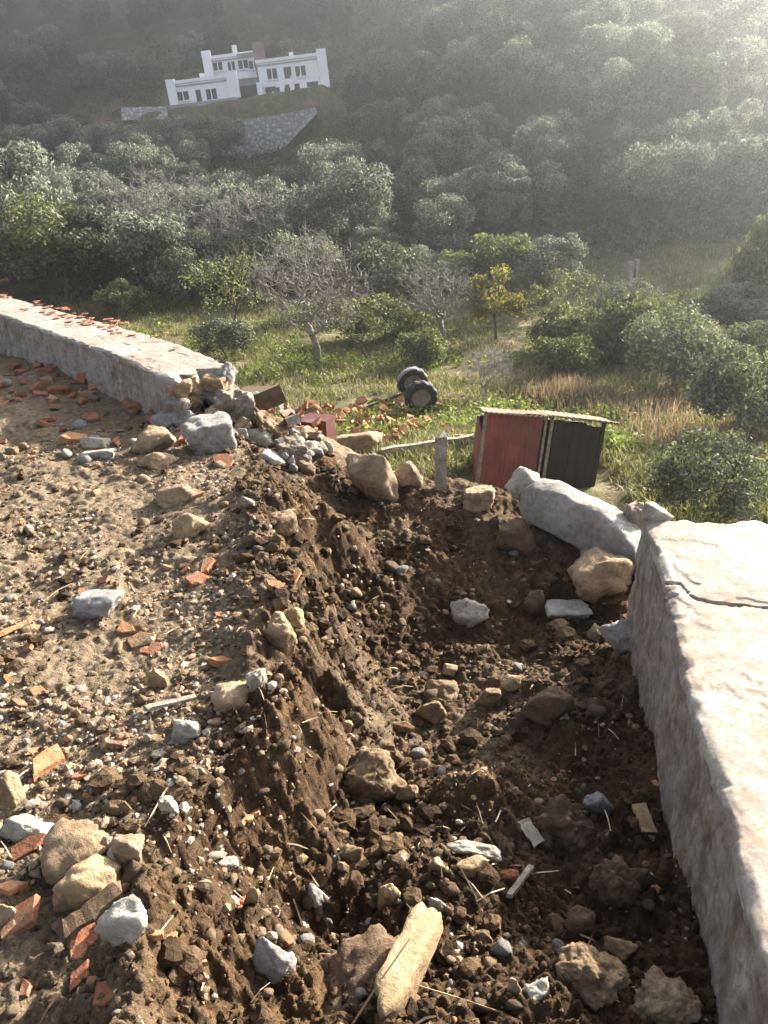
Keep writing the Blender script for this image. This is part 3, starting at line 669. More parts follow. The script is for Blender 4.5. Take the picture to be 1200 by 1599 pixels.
# ------------------------------------------------------------------ axle with two wheels
MAT['rubber'] = flat('tyre_rubber', (.022, .022, .024), .75, .3, 30, 0., (.10, .085, .065))
MAT['steel'] = flat('dull_grey_steel', (.22, .21, .20), .55, .3, 14, .3, (.16, .11, .08))
def lathe(prof, n=40, mod=None):
    V = []; F = []
    for i in range(n):
        t = 2 * math.pi * i / n
        for k, (r, x) in enumerate(prof):
            rr = r * (1 + (mod(i, k) if mod else 0)); V.append((x, rr * math.cos(t), rr * math.sin(t)))
    K = len(prof)
    for i in range(n):
        for k in range(K - 1): F.append((i * K + k, i * K + k + 1, ((i + 1) % n) * K + k + 1, ((i + 1) % n) * K + k))
    return V, F
q = on_ground(658, 644); m = mpp(q); Rw = 25.5 * m / .97
axl = empty('wheel_axle', (q.x, q.y, q.z), (0, 0, R_(-84)))
Wt = .24
def wheel(xc, yc, zc, tilt):
    V, F = lathe([(.56, -.40), (.70, -.5), (.88, -.5), (.98, -.40), (1.0, -.15), (1., .15), (.98, .40), (.88, .5), (.70, .5), (.56, .40)], 48, lambda i, k: -.06 if (i % 4 < 2 and 1 < k < 8) else 0)
    V = np.array(V) * np.array([Wt, Rw, Rw]); o = mk('wheel', *(lambda a, b: (a, b))(*[np.array(z) for z in lathe([(.0, -.12), (.18, -.14), (.2, -.05), (.42, -.02), (.5, -.22), (.57, -.38), (.57, .38), (.5, .3), (.2, .1), (.0, .1)], 32)]), MAT['steel'], axl, True)
    me = o.data
    for vv in me.vertices: vv.co = (vv.co.x * Wt, vv.co.y * Rw, vv.co.z * Rw)
    mk('tyre', V, F, MAT['rubber'], o, True); o.location = (xc, yc, zc); o.rotation_euler = (0, tilt, 0)
    for kx in range(5):
        t = 2 * math.pi * kx / 5; V2, F2 = boxV(-.012, .02, -.015, .015, -.015, .015); mk('nut', V2 + np.array([-.05 * 1, Rw * .3 * math.cos(t), Rw * .3 * math.sin(t)]), F2, MAT['darkpaint'], o, False)
    return o
wheel(0, 0, Rw * .95, R_(8)); wheel(-1.25, .0, Rw * 1.05, R_(14))
V, F = tube_mesh([((-1.25, 0, Rw), (0, 0, Rw), .045, .045)], 10); mk('axle_tube', V, F, MAT['steel'], axl)
V, F = tube_mesh([((-.62, -.02, Rw), (-.5, -1.25, .10), .04, .03)], 8); mk('dark_bar', V, F, MAT['darkpaint'], axl)  # dark tapered bar slanting from the axle to the ground
n = 14; V = []; F = []
for i in range(n):
    t = R_(20 + 80 * i / (n - 1)); V += [(x, -Rw * 1.16 * math.cos(t), Rw + Rw * 1.16 * math.sin(t)) for x in (-1.0, -.72)]
for i in range(n - 1): F.append((2 * i, 2 * i + 1, 2 * i + 3, 2 * i + 2))
fn = mk('mudguard', V, F, MAT['steel'], axl); so = fn.modifiers.new('thickness', 'SOLIDIFY'); so.thickness = .01
tag(axl, 'old axle with two black tyred wheels lying in the meadow', 'axle')

# ------------------------------------------------------------------ white villa on the far slope
MAT['villa'] = flat('white_render', (.84, .84, .84), .85, .06, 1.2, 0., (.7, .69, .67))
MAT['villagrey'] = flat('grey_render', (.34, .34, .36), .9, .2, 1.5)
MAT['opening'] = flat('dark_glass_and_shade', (.03, .035, .04), .25, .1, 1.)  # window glass, also used as painted shade in the gap between wings
MAT['villabrown'] = flat('weathered_posts', (.22, .17, .15), .9, .2, 2.)
TH = R_(7.0); HY = 97.
hc = at_y(250 + 600 / 4.2857, 60 + 300 / 4.2857, HY); hm = mpp(hc) / 4.2857
def L2(x, y):
    u = (x - 600) * math.cos(TH) - (y - 300) * math.sin(TH); v = -(x - 600) * math.sin(TH) - (y - 300) * math.cos(TH); return u * hm, v * hm * 1.03
vl = empty('white_villa', hc, (0, R_(-(7.0 + ROLL)), R_(3)))
def vb(name, xy0, xy1, y0, y1, mat, parent=None):
    a = L2(*xy0); b = L2(*xy1); x0_, x1_ = sorted((a[0], b[0])); z0_, z1_ = sorted((a[1], b[1]))
    return box(name, x0_, x1_, y0, y1, z0_, z1_, MAT[mat], parent or vl)
lb = vb('wing', (95, 445), (455, 270), 0, 5, 'villa'); rb = vb('wing', (675, 372), (1052, 136), .6, 6, 'villa'); ub = vb('wing', (300, 300), (655, 100), 4.6, 10, 'villa')
def win(w, xy0, xy1, yf, kind='window'):
    o = vb(kind, xy0, xy1, yf - .04, yf + .3, 'opening', w)
    a = L2(*xy0); b = L2(*xy1); x0_, x1_ = sorted((a[0], b[0])); z0_, z1_ = sorted((a[1], b[1]))
    if kind == 'window':
        xm_ = (x0_ + x1_) / 2; box('mullion', xm_ - .05, xm_ + .05, yf - .08, yf - .045, z0_, z1_, MAT['villa'], w); box('sill', x0_ - .1, x1_ + .1, yf - .18, yf - .002, z0_ - .12, z0_ - .01, MAT['villa'], w)
for c in (((122, 408), (188, 350)), ((312, 400), (374, 332))): win(lb, *c, 0)
win(lb, (245, 412), (270, 340), 0, 'door')
for c in (((722, 275), (780, 208)), ((912, 255), (972, 190))): win(rb, *c, .6)
win(rb, (836, 268), (876, 198), .6, 'door'); win(rb, (838, 350), (862, 300), .6, 'door'); win(rb, (902, 342), (930, 293), .6, 'door'); win(rb, (704, 358), (768, 312), .6, 'door'); win(rb, (985, 328), (1056, 278), .6, 'door')
for c in (((340, 208), (396, 155)), ((512, 196), (572, 138)), ((440, 206), (482, 150))): win(ub, *c, 4.6)
for (a, b, y0_, y1_, mt) in (((68, 445), (106, 284), -.4, .5, 'villa'), ((466, 392), (518, 232), -.6, .6, 'villa'), ((262, 290), (288, 236), 2, 2.6, 'villa'), ((284, 280), (322, 90), 4.2, 5, 'villa'), ((470, 112), (494, 44), 6, 6.6, 'villa'),
                             ((652, 330), (672, 48), 2.5, 3, 'villabrown'), ((680, 170), (694, 50), 2.5, 3, 'villabrown'), ((870, 150), (892, 98), 3, 3.6, 'villa'), ((1076, 318), (1112, 92), .2, 1.2, 'villa'), ((655, 375), (680, 295), -.6, .55, 'villa')):
    vb('chimney' if y0_ > 1 else 'pier', a, b, y0_, y1_, mt)
vb('terrace_wall', (655, 378), (1130, 302), -.55, .58, 'villa')
for x in (708, 765, 835, 902, 985): vb('opening', (x, 362), (x + 34, 322), -.62, -.5, 'opening')
vb('recess', (520, 392), (652, 245), 3.5, 4.5, 'villagrey')  # grey block filling the recess, its tone standing in for shade
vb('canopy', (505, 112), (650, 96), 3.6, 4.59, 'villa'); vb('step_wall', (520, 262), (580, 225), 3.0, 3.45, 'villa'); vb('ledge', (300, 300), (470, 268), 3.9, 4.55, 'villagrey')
for w_, (xa, xb, yt, sl_), yf in ((lb, (100, 452, 303, -.0), 0), (rb, (682, 1048, 168, 0), .6), (ub, (305, 650, 130, 0), 4.6)):
    zt = max(v_.co.z for v_ in w_.data.vertices); xs_ = [v_.co.x for v_ in w_.data.vertices]; ys_ = [v_.co.y for v_ in w_.data.vertices]
    box('parapet', min(xs_) - .12, max(xs_) + .12, min(ys_) - .14, min(ys_) + .25, zt + .003, zt + .32, MAT['villa'], w_)
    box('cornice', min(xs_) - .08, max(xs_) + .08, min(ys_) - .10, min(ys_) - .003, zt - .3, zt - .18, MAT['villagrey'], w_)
for (a, b, yf) in (((585, 196), (645, 140), 4.6),): win(ub, a, b, yf)
vb('pergola', (300, 268), (470, 258), 2.4, 4.5, 'villabrown'); vb('shade_and_plants', (525, 385), (645, 290), 3.2, 3.48, 'opening')  # dark sheet stands in for shade and dark plants between the wings
for i in range(7): x = 690 + i * 62; vb('rail_post', (x, 300 - i * 8), (x + 7, 278 - i * 8), -.5, -.42, 'villa')
# colonnade under the left wing
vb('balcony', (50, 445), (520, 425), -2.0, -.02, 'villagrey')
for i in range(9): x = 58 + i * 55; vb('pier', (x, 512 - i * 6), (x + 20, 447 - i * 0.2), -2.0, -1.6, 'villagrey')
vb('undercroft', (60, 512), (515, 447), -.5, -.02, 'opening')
tag(vl, 'white flat roofed villa in three wings on the opposite slope', 'house')

def farstone():
    k = NT('far_stone_masonry'); co = k.coords('World', False); v = k.n('ShaderNodeTexVoronoi'); v.inputs['Scale'].default_value = 2.6; k.l(co, v.inputs['Vector'])
    n = k.noise(co, .6, 4, .6)
    c = k.ramp(v.outputs['Color'], [(.2, (.36, .352, .345)), (.8, (.54, .53, .52))]); c = k.mix(k.ramp(v.outputs['Distance'], [(.30, (0, 0, 0)), (.5, (1, 1, 1))]), c, (.26, .25, .245))
    c = k.mix(k.ramp(n, [(.4, (0, 0, 0)), (.65, (.5, .5, .5))]), c, (.2, .19, .17))
    return k.surf(c, .95, k.bump(v.outputs['Distance'], 1., .2))
MAT['masonry'] = farstone()
def far_wall(name, pts_top, pts_bot, y, label, th=1.2):
    n = len(pts_top); V = []
    for (a, b) in zip(pts_top, pts_bot):
        p = at_y(*a, y); q_ = at_y(*b, y - .8); V += [q_, p, p + Vector((0, th, 0)), q_ + Vector((0, th + .8, 0))]
    F = []
    for i in range(n - 1):
        for k in range(3): F.append((i * 4 + k, i * 4 + 4 + k, i * 4 + 5 + k, i * 4 + k + 1))
    F += [(0, 1, 2, 3), (n * 4 - 1, n * 4 - 2, n * 4 - 3, n * 4 - 4)]
    o = mk(name, [v[:] for v in V], F, MAT['masonry'], None, False); tag(o, label, 'wall'); return o
far_wall('retaining_wall', [(296, 192), (340, 190), (378, 187), (420, 181), (455, 175), (492, 168)], [(296, 236), (340, 242), (378, 248), (420, 246), (445, 230), (495, 178)], 92.5, 'long grey stone retaining wall below the villa')
far_wall('garden_wall', [(190, 168), (262, 166)], [(190, 188), (262, 186)], 94.5, 'low grey garden wall left of the villa')
q = on_ground(990, 436); m = mpp(q)
wp = empty('white_gatepost', q)
for (a, b, h_) in ((-11, -2, 30), (3, 10, 34)): box('pier', a * m * .7, b * m * .7, 0, .35, -.3, h_ * m * .85, MAT['white'], wp)
tag(wp, 'pair of small white piers standing among the trees on the hazy slope', 'gate')

# ------------------------------------------------------------------ trees
def grow(seed, h, levels, spread=.55, n0=3, r0=.09, up=.25, kink=.18, first=.38, split=(2, 3)):
    r = random.Random(seed); segs = []; tips = []
    def go(p, d, L, rad, lv):
        n = 3; q = p.copy()
        for i in range(n):
            d2 = (d + Vector((r.uniform(-1, 1), r.uniform(-1, 1), r.uniform(-.4, .6))) * kink).normalized()
            e = q + d2 * (L / n); ra = rad * (1 - .3 * i / n); rb = rad * (1 - .3 * (i + 1) / n); segs.append((q.copy(), e.copy(), ra, rb)); q = e; d = d2
            if lv > 0 and lv < levels and i < n - 1 and r.random() < .5:
                dd = (d + Vector((r.uniform(-1, 1), r.uniform(-1, 1), r.uniform(-.2, .7))) * spread * 1.5).normalized(); go(q.copy(), dd, L * r.uniform(.45, .65), rb * .5, lv + 1)
        if lv >= levels: tips.append(q.copy()); return
        for _ in range(r.randint(*split) if lv else n0):
            dd = (d + Vector((r.uniform(-1, 1), r.uniform(-1, 1), r.uniform(-.3, .6) + up)) * spread * (1.4 if lv == 0 else 1)).normalized()
            go(q.copy(), dd, L * r.uniform(.66, .9), rad * .6, lv + 1)
    go(Vector((0, 0, -.1)), Vector((r.uniform(-.12, .12), r.uniform(-.12, .12), 1)).normalized(), h * first, r0, 0)
    return segs, tips
def leaves(C, N, size, seed, shell=.5, asp=.5, face=.8):
    """N leaf faces on the shells of clumps C (k,4: x,y,z,r), most of them facing outward"""
    r = np.random.default_rng(seed); k = r.choice(len(C), N, p=C[:, 3] ** 2 / np.sum(C[:, 3] ** 2))
    d = r.normal(size=(N, 3)); d[:, 2] += .25; d /= np.linalg.norm(d, axis=1)[:, None]; rad = r.uniform(shell, 1.08, N)
    P = C[k, :3] + d * (rad * C[k, 3])[:, None] * np.array([1, 1, .85])
    nrm = d * face + r.normal(size=(N, 3)) * .55
    a = np.cross(nrm, r.normal(size=(N, 3))); a /= np.linalg.norm(a, axis=1)[:, None]
    b = np.cross(a, nrm); b /= np.linalg.norm(b, axis=1)[:, None]
    s = size * r.uniform(.6, 1.4, N)[:, None]
    V = np.stack([P - a * s, P + b * s * asp, P + a * s, P - b * s * asp], 1).reshape(-1, 3)
    return V, np.arange(4 * N).reshape(N, 4)
def clumps(seed, rx, rz, zc, n, cr, bottom=-.7):
    r = np.random.default_rng(seed); out = []
    while len(out) < n:
        d = r.normal(size=3); d /= np.linalg.norm(d); q = r.uniform(.35, 1) ** .6
        if d[2] < bottom: continue
        out.append((d[0] * rx * q, d[1] * rx * q, zc + d[2] * rz * q, cr * r.uniform(.45, 1.45)))
    return np.array(out)
def me_of(o):
    m_ = o.data; bpy.data.objects.remove(o); return m_
CROWN = {}; TRUNK = {}
def proto(key, i, mat, rx, rz, zc, ncl, cr, nl, size, h=None, asp=.5, trunk_r=.13, levels=2, bare=0):
    s = sum(map(ord, key)) * 3 + i
    V, F = leaves(clumps(s, rx, rz, zc, ncl, cr), nl, size, s, asp=asp)
    CROWN.setdefault(key, []).append(me_of(mk('crown', V, F, MAT[mat], None, False)))
    segs, _ = grow(s, h or zc + rz, levels, r0=trunk_r, spread=.6); V, F = tube_mesh(segs, 5 if not bare else 4)
    TRUNK.setdefault(key, []).append(me_of(mk('trunk', V, F, MAT['bark'] if not bare else MAT['twig'], None, True)))
_rv = random.Random(3)
for i in range(8): proto('olive', i, 'olive', _rv.uniform(1.6, 2.2), _rv.uniform(1.2, 1.7), _rv.uniform(2.3, 2.9), _rv.choice((18, 24, 30)), _rv.uniform(.5, .68), 8500, .09, 3.6, .42)
for i in range(4): proto('dark', i, 'dark', 1.7, 1.8, 2.6, 24, .66, 7000, .11, 3.8, .55)
for i in range(3): proto('round', i, 'green', 1.75, 1.5, 2.4, 40, .6, 9000, .085, 3.4, .55)
for i in range(3): proto('thin', i, 'green', 1.5, 1.5, 2.6, 30, .42, 1100, .08, 4.0, .55, .07, 4)
for i in range(2): proto('yellow', i, 'yellow', 1.3, 1.6, 2.2, 32, .45, 3600, .09, 3.6, .6, .08, 3)
for i in range(3): proto('bush', i, 'shrub', 1.3, .9, .85, 34, .42, 7500, .06, 1.6, .4, .05, 3)
for i in range(3): proto('gbush', i, 'green', 1.3, .9, .85, 34, .42, 6000, .07, 1.6, .5, .05, 3)
def bare_proto(i, h=4.2, n=300):
    r = np.random.default_rng(400 + i); fork = np.array([r.normal() * .08, r.normal() * .08, h * .24]); c = np.array([0, 0, h * .62]); rad = np.array([h * .40, h * .40, h * .38])
    P = r.normal(size=(n, 3)); P /= np.linalg.norm(P, axis=1)[:, None]; P = c + P * rad * (r.random(n) ** .4)[:, None]; P = P[P[:, 2] > h * .26 + .45 * (np.hypot(P[:, 0], P[:, 1]) - .3)]
    P = P[np.argsort(np.linalg.norm(P - fork, axis=1))]
    N = [np.array([0, 0, -.15]), np.array([.03, -.02, h * .12]), fork]; par = [-1, 0, 1]; dist = [0, 0, 0.]
    for p in P:
        A = np.array(N[2:]); dd = np.linalg.norm(A - p, axis=1); up = np.where(A[:, 2] > p[2] + .25, 1.5, 0); q = int(np.argmin(dd + .35 * np.array(dist[2:]) + up)) + 2
        mid = (N[q] + p) / 2 + r.normal(size=3) * .10 * np.linalg.norm(p - N[q]) + np.array([0, 0, -.05 * np.linalg.norm(p - N[q])])
        N.append(mid); par.append(q); dist.append(dist[q] + np.linalg.norm(mid - N[q])); N.append(p); par.append(len(N) - 2); dist.append(dist[-1] + np.linalg.norm(p - mid))
    w_ = np.ones(len(N))
    for k in range(len(N) - 1, 0, -1): w_[par[k]] += w_[k]
    rr = .0052 * w_ ** .46; kb, tw = [], []
    for k in range(1, len(N)): (kb if rr[k] > .016 else tw).append((N[k], N[par[k]], rr[k], min(rr[par[k]], rr[k] * 1.5)))
    for k in range(3, len(N)):
        for _ in range(3):
            d = N[k] - c * .8; d = d / np.linalg.norm(d) * .7 + r.normal(size=3) * .7; d[2] += .25; L = r.uniform(.12, .42); e = N[k] + d / np.linalg.norm(d) * L; tw.append((e, N[k], .004, .006))
            if r.random() < .6: tw.append((N[k] * .5 + e * .5 + r.normal(size=3) * .12, N[k] * .6 + e * .4, .0035, .005))
    V, F = tube_mesh(kb, 6); TRUNK.setdefault('bare', []).append(me_of(mk('trunk', V, F, MAT['twig'], None, True)))
    V, F = tube_mesh(tw, 3); CROWN.setdefault('bare', []).append(me_of(mk('twigs', V, F, MAT['twig'], None, True)))
for i in range(4): bare_proto(i)
NM = {'olive': 'olive_tree', 'dark': 'evergreen_tree', 'round': 'orange_tree', 'thin': 'young_tree', 'yellow': 'autumn_tree', 'bush': 'grey_bush', 'gbush': 'green_bush', 'bare': 'bare_tree'}
CAT = {'bush': 'bush', 'gbush': 'bush'}
def tree(key, i, loc, sc, rz, label, group=None, wide=1., name=None):
    o = empty(name or NM[key], loc, (0, 0, rz)); o.scale = (sc * wide, sc * wide, sc)
    for nm, S in (('trunk', TRUNK), ('crown' if key != 'bare' else 'twigs', CROWN)):
        ob(nm, S[key][i % len(S[key])], o)
    return tag(o, label, CAT.get(key, 'tree'), group)
_B = {}
def dims(key, i):
    if (key, i) not in _B:
        c = []
        for S in (TRUNK, CROWN):
            m_ = S[key][i % len(S[key])]; a_ = np.empty(len(m_.vertices) * 3, np.float32); m_.vertices.foreach_get('co', a_); c.append(a_.reshape(-1, 3))
        c = np.concatenate(c); _B[(key, i)] = (float(np.percentile(c[:, 2], 99.5)), float(np.percentile(c[:, 0], 98) - np.percentile(c[:, 0], 2)))
    return _B[(key, i)]
HGT_ = {'olive': 4.6, 'dark': 4.9, 'round': 4.3, 'thin': 4.2, 'yellow': 4.0, 'bush': 2.0, 'gbush': 2.0, 'bare': 4.4}
WID = {'olive': 4.6, 'dark': 4.5, 'round': 4.6, 'thin': 3.5, 'yellow': 3.2, 'bush': 3.5, 'gbush': 3.5, 'bare': 4.0}
def plant(key, i, px, pyb, pyt, wpx, label, y=None, rz=None, group=None):
    """a tree whose foot shows at px,pyb and whose top at pyt"""
    q = on_ground(px, pyb) if y is None else at_y(px, pyb, y); q.z = gz1(q.x, q.y) if y is None else q.z
    m = mpp(q); el = math.atan2(EYE.z - q.z, q.y); sc = (pyb - pyt) * m / math.cos(el) / dims(key, i)[0]
    return tree(key, i, q, sc, rz if rz is not None else (px * 1.7 + pyb) % 6.28, label, group, wide=min(1.45, max(.65, wpx * m / dims(key, i)[1] / sc)))
T = plant
T('bare', 0, 497, 568, 378, 150, 'bare twiggy tree with forked trunk in the middle of the meadow')
T('thin', 0, 366, 535, 388, 110, 'yellow green young tree left of the forked bare tree')
T('thin', 1, 575, 566, 462, 90, 'low yellow green sapling right of the forked bare tree')
T('round', 0, 106, 466, 322, 150, 'dense round green tree above the low yard wall')
T('bare', 1, 690, 528, 415, 110, 'grey bare bush like tree beside the yellow tree')
T('yellow', 0, 775, 530, 425, 80, 'yellow leaved tree at the far side of the meadow')
T('thin', 2, 845, 530, 440, 80, 'brownish thin tree right of the yellow tree')
T('bare', 2, 760, 622, 545, 70, 'small leafless shrub between the wheels and the red shed')
T('gbush', 0, 880, 590, 530, 90, 'low green bush beyond the dry grass')
T('bush', 0, 1050, 602, 486, 150, 'big rounded grey green bush on the slope right of the shed')
T('bush', 1, 1155, 680, 552, 150, 'bushy grey green shrub at the edge right of the rounded bush')
T('bush', 2, 1108, 815, 690, 150, 'dark shrub with pale leaf tips behind the cracked wall')
T('gbush', 1, 965, 560, 470, 100, 'bramble bush left of the big rounded bush')
T('bare', 3, 975, 535, 440, 120, 'pinkish bare tree beneath the white piers')
T('olive', 0, 862, 470, 376, 100, 'silvery olive tree standing out below the hazy slope')
T('bare', 1, 262, 440, 280, 190, 'wide grey bare tree behind the dense round green tree')
T('bare', 2, 395, 440, 310, 150, 'tall grey bare tree behind the yellow green young tree')
T('olive', 1, 20, 440, 250, 150, 'tall sunlit olive tree at the picture edge behind the yard wall')
T('olive', 3, -10, 420, 340, 110, 'small yellowish olive tree at the picture edge above the yard wall')
T('gbush', 2, 200, 492, 440, 70, 'low bush right of the dense round green tree')
T('bush', 1, 355, 560, 500, 80, 'low dark weeds bush under the yellow green young tree')
T('gbush', 1, 600, 530, 470, 90, 'olive green bush behind the sapling')
T('round', 1, 1192, 520, 345, 100, 'sunlit leafy bush reaching in at the picture edge')
T('gbush', 0, 660, 575, 520, 70, 'pale green bush behind the wheels')
T('thin', 1, 930, 520, 455, 60, 'thin young tree left of the bramble bush')

rb = random.Random(31)
for i in range(30):
    px = rb.uniform(800, 1230); py = rb.uniform(448, 560) + (px - 800) * .06; kk = rb.choice(('bush', 'bush', 'gbush', 'olive', 'thin', 'bare'))
    hh = rb.uniform(45, 90)
    if abs(px - 990) < 80 and py - hh < 440: continue
    T(kk, rb.randrange(3), px, py, py - hh, hh * rb.uniform(1.0, 1.5), {'bush': 'grey green scrub bush on rough ground below the hazy slope', 'gbush': 'green bramble bush on rough ground below the hazy slope', 'olive': 'small olive tree on rough ground below the hazy slope', 'thin': 'thin leafy sapling on rough ground below the hazy slope', 'bare': 'leafless grey bush on rough ground below the hazy slope'}[kk] + (', near the yellow tree' if px < 930 else ', by the rounded bush' if px < 1080 else ', at the picture edge') + (', taller' if hh > 68 else ''), group='scrub below the hazy slope')
for i in range(16):
    px = rb.uniform(120, 820); py = rb.uniform(440, 475); kk = rb.choice(('bush', 'bare', 'gbush', 'bush', 'olive')); hh = rb.uniform(45, 90)
    T(kk, rb.randrange(3), px, py, py - hh, hh * rb.uniform(1.0, 1.4), {'bush': 'grey bush', 'gbush': 'green bush', 'olive': 'small olive tree', 'bare': 'leafless tree'}[kk] + ' in the hedge line behind the meadow, ' + ('above the low yard wall' if px < 330 else 'behind the bare tree' if px < 560 else 'above the wheels' if px < 700 else 'near the yellow tree') + (', taller' if hh > 68 else ', lower'), group='hedge line behind the meadow')
# hillside trees: jittered rows up the slope
HL = {'near': ('silvery olive tree in the dark belt at the foot of the slope', 'olive trees at the foot of the slope'),
      'left': ('grey green olive tree on the slope left of the villa', 'olive trees left of the villa'),
      'mid': ('olive tree on the slope below the villa', 'olive trees below the villa'),
      'right': ('hazy olive tree on the sunward slope right of the villa', 'olive trees on the hazy slope'),
      'wood': ('dark evergreen tree in the wood above the villa', 'evergreens above the villa')}
r = random.Random(5); cnt = {}
y = 41.5
while y < 158:
    stp = 3.7 + .022 * (y - 40); x = -.62 * y - 3
    while x < .62 * y + 3:
        px_, py_ = x + r.uniform(-.4, .4) * stp, y + r.uniform(-.45, .45) * stp; x += stp
        z = gz1(px_, py_); sc = r.uniform(.55, 1.12) * (1.08 if y > 80 else 1)
        u, v = proj((px_, py_, z)); ut, vt = proj((px_, py_, z + 4.4 * sc)); hw = 2.2 * sc / mpp((px_, py_, z))
        if u < -120 or u > 1320 or v < -8: continue
        # what the villa stands in: clear of trees
        if u + hw > 250 and u - hw < 530 and vt < 176 and py_ < 104: continue
        if u + hw > 372 and u - hw < 500 and vt < 236 and py_ < 94 and v > 170 and u - hw < 470: continue
        if 420 < u < 540 and 170 < v < 262 and py_ < 104: continue
        if PAD[0] - 3 < px_ < PAD[1] + 3 and 90 < py_ < 112: continue
        if 60 < u < 640 and 50 < v < 112 and py_ > 95 and r.random() < .75: continue
        if 930 < u < 1060 and 380 < v + 10 and vt < 440 and v < 470: continue
        if v > 520: continue
        key = 'olive'
        if y < 60 and -2 < px_: zone = 'near'
        elif u < 262 and v > 60: zone = 'left'
        elif u < 520 and v > 150: zone = 'mid'
        elif v < 62 and u < 560: zone = 'wood'; key = 'dark'
        else: zone = 'right'
        if zone in ('right', 'near') and r.random() < .22: key = 'dark'
        if zone == 'wood': sc *= 1.15
        lab, grp = HL[zone]
        if key == 'dark' and zone != 'wood': grp = grp.replace('olive trees', 'dark evergreens')
        cnt[zone] = cnt.get(zone, 0) + 1
        vm = (v + vt) / 2
        if zone == 'right': ws = ('beside the villa' if u < 640 else 'in the middle of the slope' if u < 860 else 'towards the bright corner' if u < 1040 else 'under the sun glow at the edge') + (', highest row' if vm < 60 else ', upper row' if vm < 140 else ', middle row' if vm < 230 else ', lowest row'); lab = ('tall ' if sc > .98 else 'small ' if sc < .72 else '') + ('hazy olive tree ' if key == 'olive' else 'dark hazy evergreen tree ') + ws
        elif zone == 'left': lab = ('tall ' if sc > .95 else 'small ' if sc < .7 else '') + 'grey green olive tree left of the villa, ' + ('at the picture edge' if u < 60 else 'nearer the edge' if u < 130 else 'between edge and villa' if u < 200 else 'next to the villa terrace') + (', high up' if vm < 190 else ', midway' if vm < 270 else ', low down')
        elif zone == 'near': lab = ('tall ' if sc > .95 else 'small ' if sc < .7 else '') + ('silvery olive tree ' if key == 'olive' else 'dark evergreen tree ') + 'at the slope foot, ' + ('behind the bare tree' if u < 640 else 'behind the yellow tree' if u < 820 else 'behind the white piers' if u < 1010 else 'behind the bushes by the edge') + (', front row' if v > 420 else ', back row')
        elif zone == 'mid': lab = ('tall ' if sc > .95 else 'small ' if sc < .7 else '') + 'olive tree below the villa, ' + ('under its left wing' if u < 390 else 'under its right wing') + (', upper row' if vm < 260 else ', lower row')
        elif zone == 'wood': lab = 'dark evergreen above the villa, ' + ('towards the picture corner' if u < 200 else 'over its left wing' if u < 390 else 'over its right wing')
        tree(key, r.randrange(8), (px_, py_, z - .15), sc, r.uniform(0, 6.28), lab, grp, wide=r.uniform(.9, 1.2))
    y += stp * .9
for i in range(15):
    px_ = -34 + i * 2.25 + r.uniform(-.6, .6); py_ = r.uniform(84.5, 89); z = gz1(px_, py_); u, v = proj((px_, py_, z)); sc = r.uniform(.95, 1.3)
    if u < 372: tree('olive', i, (px_, py_, z - .15), sc, i * 1.3, 'olive tree in the row hiding the foot of the villa walls', 'olive row under the villa walls', wide=1.1)


# undergrowth on the slope (one mass) and meadow grass
def scatter_px(n, x_of, y0, y1, seed, pw=1.):
    r_ = np.random.default_rng(seed); yy = (y0 ** pw + r_.random(n) * (y1 ** pw - y0 ** pw)) ** (1 / pw); xx = (r_.random(n) * 2 - 1) * x_of * yy; return xx, yy
xx, yy = scatter_px(34000, .62, 38, 125, 4, .6); zz = gz(xx, yy)
keep = (vn3(xx * .18, yy * .18, 0., 3) > -.35) & ~((xx > PAD[0] - 1) & (xx < PAD[1] + 1) & (yy > 90) & (yy < 106)); xx, yy, zz = xx[keep], yy[keep], zz[keep]
C = np.stack([xx, yy, zz + .2, .55 + .3 * rng.random(len(xx))], 1); V, F = leaves(C, 110000, .17, 8)
o = mk('undergrowth', V, F, MAT['dark'], None, False); o['kind'] = 'stuff'; tag(o, 'dark scrub covering the ground between the trees on the slope', 'undergrowth')

def blades(xx, yy, h0, h1, w, seed, mat, name, label, nb=3, lean=.5, cat='grass'):
    r_ = np.random.default_rng(seed); xx = np.repeat(xx, nb); yy = np.repeat(yy, nb); n = len(xx); xx = xx + r_.normal(size=n) * .05; yy = yy + r_.normal(size=n) * .05
    zz = gz(xx, yy) - .03; h = r_.uniform(h0, h1, n); a = r_.random(n) * 6.283; lx_, ly_ = r_.normal(size=n) * lean * h, r_.normal(size=n) * lean * h
    ww = w * r_.uniform(.6, 1.4, n); P = np.stack([xx, yy, zz], 1); s_ = np.stack([np.cos(a), np.sin(a), 0 * a], 1) * ww[:, None]
    mid = P + np.stack([lx_ * .35, ly_ * .35, h * .6], 1); tip_ = P + np.stack([lx_, ly_, h], 1)
    V = np.stack([P - s_, P + s_, mid + s_ * .7, mid - s_ * .7, tip_], 1).reshape(-1, 3); b = np.arange(n) * 5
    F = np.concatenate([np.stack([b, b + 1, b + 2], 1), np.stack([b, b + 2, b + 3], 1), np.stack([b + 3, b + 2, b + 4], 1)])
    o = mk(name, V, F, MAT[mat], None, False); o['kind'] = 'stuff'; return tag(o, label, cat)
xx, yy = scatter_px(60000, .60, 8.5, 42, 14, .8)
patch = fbm(xx * .35, yy * .35, 0., 3, 61); sh_x, sh_y = sh.location.x, sh.location.y; near_shed = (abs(xx - sh_x) < 1.3) & (abs(yy - sh_y + .8) < 1.6)
k_ = (patch > -.25 - .2 * rng.random(len(xx))) & (edge_s(xx, yy) > 2.2) & ~near_shed
blades(xx[k_], yy[k_], .08, .26, .012, 21, 'grass', 'meadow_grass', 'green and straw coloured grass growing over the meadow', 3)
